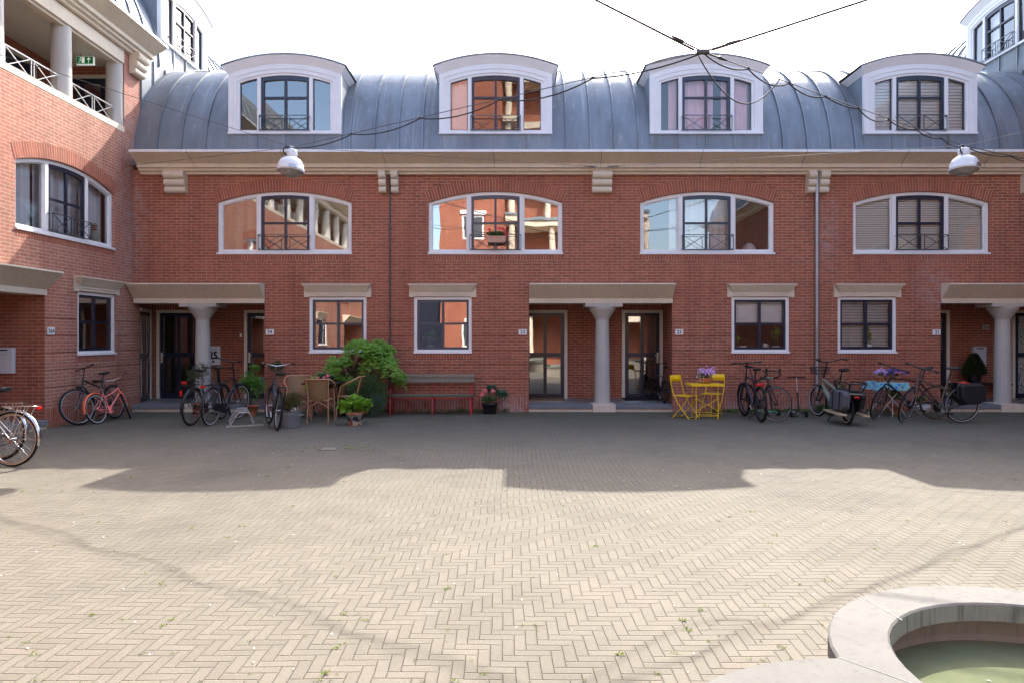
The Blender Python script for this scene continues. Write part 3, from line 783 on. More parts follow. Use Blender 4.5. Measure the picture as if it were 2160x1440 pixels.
def dormer(P, uc, zo=0, cover=None, roomd=1.9, tall=None):
    zb = 6.10+zo; hw = 1.24
    A = arc(uc, hw, 7.395+zo, .235)                 # lower line of the flared cornice
    B = arc(uc, 1.35, 7.525+zo, .262)
    Ci = arc(uc, 1.055, 7.245+zo, .19)
    F = MB(); n = 16
    F.ring(sec(uc-hw, uc+hw, zb, A, n), sec(uc-1.055, uc+1.055, zb+.06, Ci, n), 0, .10)
    F.box(uc-hw-.006, uc+hw+.006, -.03, .05, zb-.012, zb+.022)
    # second, stepped frame, mullions
    inn = lambda u: Ci(u)-.05
    F.ring(sec(uc-1.055, uc+1.055, zb+.06, Ci, n), sec(uc-.995, uc+.995, zb+.075, inn, n), .022, .10)
    for s in (-1, 1): F.prism(sec(uc+s*.572-.04, uc+s*.572+.04, zb+.075, inn, 2), .018, .10)
    # pilaster edges and mouldings
    for s in (-1, 1):
        a = uc+s*1.135; F.box(a-.012, a+.012, -.010, .0, zb+.022, 7.30+zo)
    Dm = arc(uc, 1.15, 7.31+zo, .21)
    m = 24
    for i in range(m):
        p, q = uc-1.147+2.294*i/m, uc-1.147+2.294*(i+1)/m
        F.add([(p, -.012, Dm(p)), (q, -.012, Dm(q)), (q, -.012, Dm(q)+.03), (p, -.012, Dm(p)+.03), (p, 0, Dm(p)), (q, 0, Dm(q)), (q, 0, Dm(q)+.03), (p, 0, Dm(p)+.03)], [(0, 1, 2, 3), (1, 0, 4, 5), (3, 2, 6, 7)])
    D = F.build('dormer', 'dormer_white', P)
    inn2 = lambda u: inn(u)-.004
    sash(D, uc, .53, zb+.045, inn2, .04, 6.90+zo, 'navy', .06, .085)
    for a, c in ((uc-.995, uc-.59), (uc-.5, uc+.5), (uc+.59, uc+.995)): pane(D, sec(a, c, zb+.06, lambda u: inn(u)-.01, 5), .082, .012, {'pink': 'clear_glass', 'shutter': 'clear_glass'}.get(cover, 'mid_glass'))
    b = MB()
    for s in (-1, 1):
        a, c = (uc-.995, uc-.612) if s < 0 else (uc+.612, uc+.995)
        b.ring(sec(a, c, zb+.075, inn, 4), sec(a+.016, c-.016, zb+.095, lambda u: inn(u)-.016, 4), .06, .10)
    b.build('glazing_bead', 'slate_paint', D)
    railing(D, uc, zb+.04, .545, .045, .33)
    if cover == 'pink':
        drape(D, 'curtain', uc-.80, uc-.62, zb+.03, 9+zo, .20, 'pink_cloth', .02, 60, A)
        drape(D, 'curtain', uc-.6, uc+.04, zb+.03, 9+zo, .22, 'pink_cloth', .02, 50, A)
        drape(D, 'curtain', uc+.03, uc+.2, zb+.03, 9+zo, .22, 'pink_cloth', .02, 60, A)
        drape(D, 'curtain', uc+.38, uc+.52, zb+.03, 9+zo, .24, 'pink_cloth', .02, 60, A); drape(D, 'curtain', uc+.62, uc+.97, zb+.03, 9+zo, .2, 'pink_cloth', .02, 60, A)
    if cover == 'shutter': blinds(D, uc-1.0, uc+1.0, zb+.08, 7.40+zo, .14, .07, 'white_paint', .082, R(66))
    if cover == 'pale': drape(D, 'curtain', uc-1.0, uc-.62, zb+.03, 9+zo, .17, 'sheer', .012, 40, A)
    if cover == 'sheer': drape(D, 'curtain', uc-.5, uc-.15, zb+.03, 9+zo, .22, 'sheer', .02, 50, A)
    # flared cornice, front and sides, under a curved zinc roof
    K = MB(); m = 28
    for i in range(m):
        t0, t1 = -1+2*i/m, -1+2*(i+1)/m
        p0, p1, q0, q1 = uc+hw*t0, uc+hw*t1, uc+1.35*t0, uc+1.35*t1
        K.quad((p0, 0, A(p0)), (p1, 0, A(p1)), (q1, -.09, B(q1)), (q0, -.09, B(q0)))
        K.quad((q0, -.09, B(q0)), (q1, -.09, B(q1)), (q1, -.09, B(q1)+.018), (q0, -.09, B(q0)+.018))
    for s in (-1, 1):
        p, q = uc+s*hw, uc+s*1.35
        K.quad((p, 0, A(p)), (q, -.09, B(q)), (q, 1.75, B(q)), (p, 1.75, A(p)))
    # fascia lines
    K.build('dormer_cornice', 'dormer_white', D)
    T = MB(); v = []; f = []
    for i in range(m+1):
        u = uc+1.375*(-1+2*i/m); z = B(uc+1.35*(-1+2*i/m))+.018
        for d in (-.11, 1.8):
            for k in (0, .028): v.append((u, d, z+k))
    for i in range(m):
        p, q = 4*i, 4*i+4; f += [(p, q, q+1, p+1), (p+1, q+1, q+3, p+3), (p, p+2, q+2, q), (p+2, p+3, q+3, q+2)]
    T.add(v, f); T.build('dormer_roof', 'zinc_seam', D)
    Q = MB()
    for s in (-1, 1): Q.quad((uc+s*(hw-.004), .09, zb), (uc+s*(hw-.004), 2.2, zb), (uc+s*(hw-.004), 2.2, 7.42+zo), (uc+s*(hw-.004), .09, 7.42+zo))
    Q.quad((uc-hw, .028, 5.4+zo), (uc+hw, .028, 5.4+zo), (uc+hw, .028, zb), (uc-hw, .028, zb))
    for s in (-1, 1): Q.quad((uc+s*hw, .028, 5.4+zo), (uc+s*hw, .3, 5.4+zo), (uc+s*hw, .3, zb), (uc+s*hw, .028, zb))
    for x in (-.62, 0, .62): Q.box(uc+x-.01, uc+x+.01, .0, .03, 5.4+zo, zb-.012, 1)
    Q.build('dormer_cheeks', ['zinc', 'zinc_seam'], D)
    room(D, uc-1.2, uc+1.2, .101, roomd, zb-.05, 7.40+zo+.02)
    return D

def pipe(P, u, r, z0, z1, mat, o=.07, clips=(1.0, 2.6, 4.0)):
    b = MB(); b.tube([(u, -o, z0), (u, -o, z1)], r, 12)
    W = b.build('downpipe', mat, P)
    c = MB()
    for z in clips: c.lathe([(r+.006, z-.018), (r+.006, z+.018)], (u, -o, 0), 12); c.box(u-r-.022, u+r+.022, -o-.006, -o+.006, z-.01, z+.01); c.bar((u, -o, z), (u, 0, z), .012, .012)
    c.build('pipe_clip', mat, W); return W
def plinth(P, segs):
    b = MB()
    for a, c in segs:
        b.quad((a, -.004, .085), (c, -.004, .085), (c, -.004, .335), (a, -.004, .335), uv=[(.005, a), (.005, c), (.395, c), (.395, a)])
        b.quad((a, -.012, 0), (c, -.012, 0), (c, -.012, .085), (a, -.012, .085), 0, uv=[(.005, a), (.005, c), (.10, c), (.10, a)])
        b.quad((a, -.012, .085), (c, -.012, .085), (c, 0, .085), (a, 0, .085))
    return b.build('plinth_course', 'brick_soldier', P)

def house(label, x0, x1, name='row_house'):
    xc = (x0+x1)/2
    return thing(name, label, 'house', (xc, 15, 0), off=(xc, 15, 0))
class FO:  pass
# house pieces are written with y = 0 at the facade, so the origin offset has y = 0
def house(label, x0, x1):
    xc = (x0+x1)/2
    return thing('row_house', label, 'house', (xc, 15, 0), off=(xc, 0, 0), group='brick row houses of the terrace')

def shell(P, x0, x1, ops, roofholes, grooves=GROOVES):
    b = MB(); wall(b, x0, x1, 0, 5.3, ops, grooves); b.build('wall', 'brick', P)
    s = MB(); s.quad((x0, 6, 0), (x1, 6, 0), (x1, 6, 5.4), (x0, 6, 5.4)); s.build('rear_wall', 'brick', P)
    cornice(P, x0 if x0 > -8.3 else -8.12, x1); barrel(P, x0, x1, 5.4, 3.0, roofholes, .53, .14); cornice_joints(P, [u for u in (-6.9, -4.9, -2.75, -.4, 1.9, 4.05, 6.25, 8.4, 10.2) if x0 < u < x1])

HX = [-8.33, bx(819.5), bx(1269.5), bx(1720), 12.26]
# ---- house 24 (with the door of 25 in the corner)
P = house('brick row house at the inner corner, door numbers 24 and 25 A behind one column', HX[0], HX[1])
W24, o1 = arch_window(P, bx(600), rail=True)
_, o2 = square_window(P, bx(652), bx(773), sashmat='slate_paint', tilt=.004)
rz0, rz1 = -8.33, bx(558)
shell(P, HX[0], HX[1], [o1, o2, op(rz0, rz1, 0, 2.42, 0)], [bx(600.5)])
recess(P, rz0, rz1, 1.57, ul=-8.76, left=False, doors=[(-8.52, -7.60), (-6.40, -5.47)]); canopy(P, -8.31, rz1); column(P, -6.90)
door(P, -6.40, -5.47, 1.53, frame='lr', handle='l'); door(P, -8.52, -7.60, 1.53, handle='l')
dd = MB(); dd.box(-7.525, -7.40, 1.50, 1.56, .16, 2.21); dd.build('side_light', 'navy', P)
# oblique door in the left-hand side of the porch
ang = math.atan2(1.57-.25, -.43); Mx = Matrix.Translation((-8.33, .285, 0)) @ Matrix.Rotation(math.atan2(1.32, -.43), 4, 'Z')
door(P, .03, 1.22, 0.02, handle='r', frame='r', M_=Mx)
dk = MB(); dk.M = Mx; dk.quad((0, .05, .16), (1.3, .05, .16), (1.3, .05, 2.3), (0, .05, 2.3)); dk.build('room', 'room_dark', P)  # flat dark sheet behind the panes in place of an unlit hallway
pw = MB(); pw.quad((-8.33, .281, 0), (-8.36, .30, 0), (-8.36, .30, 2.42), (-8.33, .281, 2.42)); pw.quad((-8.36, .25, 0), (-8.79, 1.57, 0), (-8.79, 1.57, 2.42), (-8.36, .25, 2.42)); pw.build('porch_side', 'brick', P)
plinth(P, [(rz1, HX[1])])
corbel(P, bx(353), bx(396)); corbel(P, bx(801), bx(816))
D24 = dormer(P, bx(600.5)); plate(P, bx(569.5), 1.74, '24')
sg = MB(); X = [(v-1080)*16.57/1440 for v in (436, 465.5)]; sg.box(X[0], X[1], 1.545, 1.568, .97, 1.415); so = sg.build('house_sign', 'plate_white', P, bev=.003)
t = MB(); cx = (X[0]+X[1])/2
text(t, '25', .235, lambda x, q: (cx+x*.86, 1.5425, 1.19+q), bold=.012); text(t, 'A', .105, lambda x, q: (cx+x, 1.5425, 1.045+q), bold=.006)
text(t, 'NUMMER', .04, lambda x, q: (cx+x, 1.5425, 1.325+q)); t.box(X[0]+.03, X[1]-.03, 1.5425, 1.544, 1.362, 1.366); t.build('lettering', 'ink', so)
bl = MB(); u_ = (508-1080)*16.57/1440; bl.box(u_-.022, u_+.022, 1.55, 1.568, 1.63, 1.72); bl.build('doorbell', 'plate_white', P, bev=.003)

# ---- house 23
P = house('brick row house with door number 23, red bench under its window', HX[1], HX[2])
W23, o1 = arch_window(P, bx(1045), sashmat='slate_paint')
_, o2 = square_window(P, bx(873), bx(995), sashmat='slate_paint', tilt=.003)
ra = bx(1115.5)
shell(P, HX[1], HX[2], [o1, o2, op(ra, HX[2], 0, 2.42, 0)], [bx(1045.5)])
recess(P, ra, HX[2], 1.57, ul=.26, right=False, doors=[(.335, 1.265)]); canopy(P, bx(1116), HX[2]); column(P, (1270.5-1080)*15.24/1440)
door(P, .335, 1.265, 1.53, handle='l'); plinth(P, [(HX[1], ra)])
corbel(P, bx(827), bx(842)); corbel(P, bx(1248), HX[2]-.001); pipe(P, bx(823), .018, 0, 5.2, 'rail_steel', .03)
D23 = dormer(P, bx(1045.5), cover='pale'); plate(P, bx(1102.5), 1.74, '23')

# ---- house 22
P = house('brick row house with door number 22 and pink curtains in its dormer', HX[2], HX[3])
W22, o1 = arch_window(P, bx(1492), cover='sheer_left')
G22, o2 = square_window(P, bx(1543), bx(1665), cover='half', tilt=.004)
rb = bx(1418)
shell(P, HX[2], HX[3], [o1, o2, op(HX[2], rb, 0, 2.42, 0)], [bx(1490.5)])
recess(P, HX[2], rb, 1.57, left=False, ur=3.66, doors=[(2.73, 3.57)]); canopy(P, HX[2]+.002, bx(1418.5)); door(P, 2.73, 3.57, 1.53, handle='r'); plinth(P, [(rb, HX[3])])
corbel(P, HX[2]+.001, bx(1289)); corbel(P, bx(1699), bx(1715)); pipe(P, bx(1720), .042, .02, 5.25, 'galvanised', .075)
D22 = dormer(P, bx(1490.5), cover='pink'); plate(P, bx(1432.5), 1.74, '22')
ch = MB()
def stroke(mb, pts, w=.006, y=-.0):
    for p, q in zip(pts, pts[1:]): mb.bar((p[0], y-.002, p[1]), (q[0], y-.002, q[1]), w, .003)
for k, s in enumerate('ELRHVMAN'):
    x = bx(1430)+k*.122+rnd.uniform(-.02, .02); z0, z1 = 1.33+rnd.uniform(-.02, .02), 1.50+rnd.uniform(-.03, .03)
    L = {'E': [[(.07, 1), (0, 1), (0, 0), (.07, 0)], [(0, .5), (.05, .5)]], 'L': [[(0, 1), (0, 0), (.07, 0)]], 'R': [[(0, 0), (0, 1), (.06, .9), (.06, .6), (0, .5), (.07, 0)]],
         'H': [[(0, 0), (0, 1)], [(0, .5), (.06, .5)], [(.06, 0), (.07, 1)]], 'V': [[(0, 1), (.03, 0), (.07, 1)]], 'M': [[(0, 0), (.01, 1), (.04, .4), (.07, 1), (.08, 0)]],
         'A': [[(0, 0), (.04, 1), (.08, 0)], [(.02, .4), (.06, .4)]], 'N': [[(0, 0), (0, 1), (.06, 0), (.07, 1)]]}[s]
    for pl in L: stroke(ch, [(x+a, z0+(z1-z0)*b) for a, b in pl], .007)
ch.build('chalk_scribble', 'chalk', P)
ch = MB(); cx_, cz_ = (1287-1080)*16.57/1440, 1.72
hp = [(cx_+.085*(math.sin(a)**3)*1.0, cz_+.012*(13*math.cos(a)-5*math.cos(2*a)-2*math.cos(3*a)-math.cos(4*a))*1.05) for a in [2*math.pi*i/26 for i in range(27)]]
stroke(ch, hp, .008, 1.57-.004); stroke(ch, [(cx_-.03, cz_-.06), (cx_-.03, cz_+.08), (cx_+.02, cz_+.06), (cx_+.02, cz_+.02), (cx_-.02, cz_), (cx_+.03, cz_-.06)], .008, 1.57-.004)
ch.build('chalk_heart', 'chalk', P)

# ---- house 21
P = house('brick row house with door number 21, white blinds in its arched window', HX[3], HX[4])
W21, o1 = arch_window(P, bx(1943.5), cover='blinds', hw=1.5)
G21, o2 = square_window(P, bx(1767), bx(1891), cover='full')
rz0, rz1 = bx(1984), 12.26
shell(P, HX[3], HX[4], [o1, o2, op(rz0, rz1, 0, 2.42, 0)], [bx(1942)])
recess(P, rz0, rz1, 1.57, ul=9.55, ur=13.4, right=False, doors=[(9.62, 10.50), (12.16, 13.05)]); canopy(P, bx(1985), 12.24); column(P, (2114.5-1080)*15.24/1440)
door(P, 9.62, 10.50, 1.53, handle='l'); door(P, 12.16, 13.05, 1.53, gl='patterned_glass', handle='r'); plinth(P, [(HX[3], rz0)])
corbel(P, bx(1724), bx(1743)); corbel(P, bx(2152), bx(2195))
D21 = dormer(P, bx(1942.5), cover='shutter'); plate(P, bx(1975), 1.735, ' 21')
u_ = (2079.5-1080)*16.57/1440; plate(P, u_, 1.865, '20s', .15, .105, 1.568, .085, 'bone')
bb = MB(); bb.quad((12.26, 0, 0), (13.4, 1.57, 0), (13.4, 1.57, 2.42), (12.26, 0, 2.42)); bb.build('porch_side', 'brick', P)

# ------------------------------------------------------------------ left wing (frame: u = world Y, y = into the wing)
P = thing('wing_building', 'sunlit brick wing along the left edge with open loggia and green exit sign', 'building', (-8.33, 8, 0), (0, 0, R(90)), off=(8, 0, 0))
WL, o1 = arch_window(P, 12.87, hw=1.42, zs=4.62, cover='sheer', rm=None)
arc2 = []
for uu in (7.6, 2.4, -2.8):
    _, o_ = arch_window(P, uu, hw=1.42, zs=4.62, rm=(1.2,)); arc2.append(o_)
room(P, 11.2, 14.5, .16, 2.5, 3.2, 4.98)
_, o2 = square_window(P, 13.09, 14.33)
_, o_ = square_window(P, -.3, .94); arc2.append(o_); arc2.append(op(-8.2, -3.0, 0, 2.42, 0)); recess(P, -8.2, -3.0, 1.3); canopy(P, -8.3, -2.95)
wu0, wu1 = 9.3, 12.17
arc2.append(op(wu0, wu1, 0, 2.42, 0))
LG0, LG1 = -9.0, 14.66
b = MB(); wall(b, -12, 15.28, 0, 7.85, [o1, o2]+arc2+[op(LG0, LG1, 6.02, 7.76, 0)], GROOVES); b.build('wall', 'brick_pale_sunlit', P)
recess(P, wu0, wu1, 1.3); canopy(P, wu0-1.2, 12.2); plinth(P, [(12.17, 15.3), (-12, wu0)])
plate(P, 12.33, 1.735, '26ᴬ' if False else '26A', .19, .13, size=.10)
# loggia: parapet band, beam, floor, back wall
b = MB(); b.box(LG0, LG1, -.006, .32, 6.02, 6.14); b.box(LG0, LG1, -.004, .30, 7.50, 7.765); b.box(LG0, LG1, .05, .12, 7.452, 7.50); b.build('loggia_beam', 'concrete', P)
b = MB(); b.quad((LG0, 1.62, 5.3), (LG1+.6, 1.62, 5.3), (LG1+.6, 1.62, 7.6), (LG0, 1.62, 7.6)); b.quad((LG1+.3, .3, 5.3), (LG1+.3, 1.62, 5.3), (LG1+.3, 1.62, 7.6), (LG1+.3, .3, 7.6))
b.quad((LG1, 0, 6), (LG1, .35, 6), (LG1, .35, 7.6), (LG1, 0, 7.6)); b.quad((LG0, .3, 5.3), (LG1+.6, .3, 5.3), (LG1+.6, .3, 6.02), (LG0, .3, 6.02))
b.build('loggia_wall', 'brick', P)
b = MB(); b.box(LG0, LG1+.6, .305, 1.62, 7.545, 7.60); b.box(LG0, LG1+.6, .3, 1.62, 5.25, 5.32); b.build('loggia_ceiling', 'cream_paint', P)
for uu in [14.64-1.74*i for i in range(12)]:
    b = MB(); b.lathe([(.178, 6.14), (.168, 7.498)], (uu, .19, 0), 28); b.build('loggia_column', 'column_stone', P)
def loggia_rail(a, c):
    b = MB(); z0, z1 = 6.16, 6.50; y = .12; n = 2; w = (c-a)/n
    b.bar((a, y, z1), (c, y, z1), .022, .022); b.bar((a, y, z0), (c, y, z0), .018, .018)
    for i in range(n+1):
        for k in (-.035, .035):
            x = min(max(a+i*w+k, a), c); b.bar((x, y, z0), (x, y, z1), .016, .016)
    for i in range(n):
        b.bar((a+i*w+.04, y, z0), (a+(i+1)*w-.04, y, z1), .013, .013); b.bar((a+i*w+.04, y+.006, z1), (a+(i+1)*w-.04, y+.006, z0), .013, .013)
    b.build('loggia_railing', 'rail_light', P)
for i in range(8): loggia_rail(14.64-1.74*(i+1)+.17, 14.64-1.74*i-.17)
for uu in (13.1, 9.5, 6.0, 2.5):
    b = MB(); b.ring(sec(uu, uu+1.1, 5.3, lambda u: 7.33), sec(uu+.08, uu+1.02, 5.35, lambda u: 7.25), 1.56, 1.62); W = b.build('loggia_door', 'cream_paint', P)
    b = MB(); b.box(uu+.08, uu+1.02, 1.58, 1.615, 5.35, 7.25); b.build('leaf', 'navy', W)
b = MB(); e = LG1+.3; b.box(e-.03, e, .50, 1.60, 5.3, 7.36); W = b.build('loggia_door', 'cream_paint', P)
b = MB(); b.box(e-.05, e-.032, .56, 1.54, 5.35, 7.27); W2 = b.build('leaf', 'navy', W)
b = MB(); b.quad((e-.052, .66, 5.6), (e-.052, 1.0, 5.6), (e-.052, 1.0, 7.15), (e-.052, .66, 7.15)); b.quad((e-.052, 1.1, 5.6), (e-.052, 1.46, 5.6), (e-.052, 1.46, 7.15), (e-.052, 1.1, 7.15)); b.build('pane', 'glass', W)
cornice(P, -12, 15.45, 2.6); corbel(P, 14.86, 15.28, 2.6); barrel(P, -12, 22, 8.0, 3.0, [17.45, 11.6], .53, .2)
b = MB(); b.quad((15.28, .0, 5.0), (22, .0, 5.0), (22, .0, 8.0), (15.28, .0, 8.0))
for k in range(12): b.box(15.32+.53*k-.012, 15.32+.53*k+.012, -.03, .0, 5.0, 8.02, 1)
b.quad((15.28, .0, 7.0), (15.28, 1, 7.0), (15.28, 1, 8.2), (15.28, .0, 8.2)); b.build('zinc_wall', ['zinc', 'zinc_seam'], P)
DL = dormer(P, 17.45, 2.6); dormer(P, 11.6, 2.6)
b = MB(); b.quad((-12, 0, 0), (-12, 6, 0), (-12, 6, 8), (-12, 0, 8)); b.quad((22, 0, 0), (22, 6, 0), (22, 6, 8), (22, 0, 8)); b.quad((-12, 6, 0), (22, 6, 0), (22, 6, 8), (-12, 6, 8)); b.build('rear_wall', 'brick', P)
# exit sign under the loggia ceiling
ES = thing('exit_sign', 'small lit green exit sign with running figure and arrow, under the loggia ceiling', 'sign', (-8.9, 14.25, 7.4))
b = MB(); b.box(-.18, .18, -.03, .03, -.10, .07); b.build('case', 'exit_white', ES, bev=.006)
b = MB(); b.box(-.172, .172, -.034, -.031, -.085, .062); fc = b.build('face', 'exit_green', ES)
b = MB(); z = -.0355
for p, q in (((.085, -.07), (.085, .01)),): b.bar((p[0], z, p[1]), (q[0], z, q[1]), .03, .003)
b.add([(.04, z, .0), (.13, z, .0), (.085, z, .052)], [(0, 1, 2)])
b.box(-.06, .0, z, z+.001, -.07, .05)
for p, q in (((-.09, .02), (-.075, -.02)), ((-.075, -.02), (-.05, -.045)), ((-.075, -.02), (-.10, -.04)), ((-.10, -.04), (-.125, -.06)), ((-.088, .012), (-.06, .0)), ((-.088, .012), (-.12, .0))): b.bar((p[0], z-.002, p[1]), (q[0], z-.002, q[1]), .014, .002)
b.ball((-.082, z-.002, .037), .013, n=8, m=5); b.build('symbols', 'exit_white', fc)
b = MB(); b.bar((-.1, 0, .07), (-.1, 0, .15), .012, .012); b.bar((.1, 0, .07), (.1, 0, .15), .012, .012); b.build('bracket', 'alloy', ES)

# ------------------------------------------------------------------ right wing (frame: u = -world Y)
P = thing('wing_building', 'taller wing at the right edge, zinc roof with white dormer above the terrace', 'building', (12.26, 8, 0), (0, 0, R(-90)), off=(-8, 0, 0))
ops = []
for uu in (-12.87, -7.6, -2.4, 2.8):
    _, o_ = arch_window(P, uu, hw=1.42, zs=4.62, rm=(1.2,)); ops.append(o_)
b = MB(); wall(b, -15.28, 12, 0, 7.85, ops); b.build('wall', 'brick', P)
cornice(P, -15.45, 12, 2.6); barrel(P, -22, 12, 8.0, 3.0, [-17.2], .53, .1)
b = MB(); b.quad((-15.28, .0, 5.0), (-22, .0, 5.0), (-22, .0, 8.0), (-15.28, .0, 8.0))
for k in range(12): b.box(-15.32-.53*k-.012, -15.32-.53*k+.012, -.03, .0, 5.0, 8.02, 1)
b.build('zinc_wall', ['zinc', 'zinc_seam'], P); dormer(P, -17.2, 2.6, cover='sheer')
b = MB(); b.quad((12, 0, 0), (12, 6, 0), (12, 6, 8), (12, 0, 8)); b.quad((-22, 0, 0), (-22, 6, 0), (-22, 6, 8), (-22, 0, 8)); b.quad((12, 6, 0), (-22, 6, 0), (-22, 6, 8), (12, 6, 8)); b.build('rear_wall', 'brick', P)

# ------------------------------------------------------------------ across the court: seen in the panes (frame: u = -world X)
P = thing('court_building', 'sunlit brick block with white galleries across the court, seen only mirrored in the window panes', 'building', (1.5, -12, 0), (0, 0, R(180)), off=(-1.5, 0, 0))
ops = []
for uu, zz in ((2.2, 1.0), (2.2, 4.3), (2.2, 7.6)):
    F = MB(); F.ring(sec(uu-.7, uu+.7, zz, lambda u: zz+1.5), sec(uu-.6, uu+.6, zz+.1, lambda u: zz+1.4), .03, .12); F.box(uu-.03, uu+.03, .05, .1, zz+.1, zz+1.4); F.box(uu-.85, uu+.85, -.1, .0, zz+1.55, zz+1.8)
    W = F.build('window', 'white_paint', P); b = MB(); b.box(uu-.6, uu+.6, .09, .11, zz+.1, zz+1.4); b.build('pane', 'slate_paint', W); ops.append(op(uu-.7, uu+.7, zz, zz+1.5, .12))
b = MB(); wall(b, .2, 4.3, 0, 20, ops); b.quad((4.3, 0, 0), (4.3, 6, 0), (4.3, 6, 20), (4.3, 0, 20)); b.quad((.2, 0, 0), (.2, 6, 0), (.2, 6, 20), (.2, 0, 20)); b.quad((.2, 0, 20), (4.3, 0, 20), (4.3, 6, 20), (.2, 6, 20)); b.build('wall', 'brick', P)
b = MB()
for z in (2.9, 5.8, 8.7): b.box(-8.5, .2, -.3, 2.2, z, z+.35)
for z in (11.6, 14.4, 17.2, 19.7): b.box(-5.0, .2, -.3, 1.3, z, z+.35)
for z in (9.2, 11.95, 14.75, 17.55):
    for u in (-4.8, -2.5, -.2): b.lathe([(.2, z), (.19, z+2.4)], (u, .1, 0), 16)
for z in (3.25, 6.15):
    for u in (-8.4, -5.6, -2.8, -.2): b.lathe([(.2, z), (.19, z+2.55)], (u, .1, 0), 16)
for u in (-8.4, -5.6, -2.8, -.2): b.lathe([(.22, 0), (.2, 2.9)], (u, .1, 0), 16)
b.build('gallery', 'concrete', P)
b = MB(); b.quad((-8.5, 2.2, 0), (.2, 2.2, 0), (.2, 2.2, 9), (-8.5, 2.2, 9)); b.quad((-5, 1.2, 9.2), (.2, 1.2, 9.2), (.2, 1.2, 20), (-5, 1.2, 20)); b.quad((-5, 1.2, 9.2), (-5, 6, 9.2), (-5, 6, 20), (-5, 1.2, 20)); b.box(-13.8, -8.5, .5, 6, 0, 4.6); b.build('lower_wall', 'brick', P); b = MB(); b.box(4.3, 9.8, .5, 6, 0, 4.4); b.build('added_dark_block', 'navy', P)  # navy block: unseen, added so the left panes mirror something dark
b = MB(); b.box(-8.6, .2, -.4, 6, 9.05, 9.2); b.box(-13.8, -8.6, .3, 6, 4.6, 4.8); b.box(4.35, 9.8, .3, 6, 4.4, 4.6); b.build('roof', 'zinc', P)
b = MB()
for z in (3.25, 6.15):
    for k in range(40): u = -8.3+.205*k; b.bar((u, -.22, z), (u, -.22, z+.95), .014, .014)
    b.bar((-8.4, -.22, z+.95), (.1, -.22, z+.95), .03, .03)
b.build('gallery_railing', 'rail_light', P)
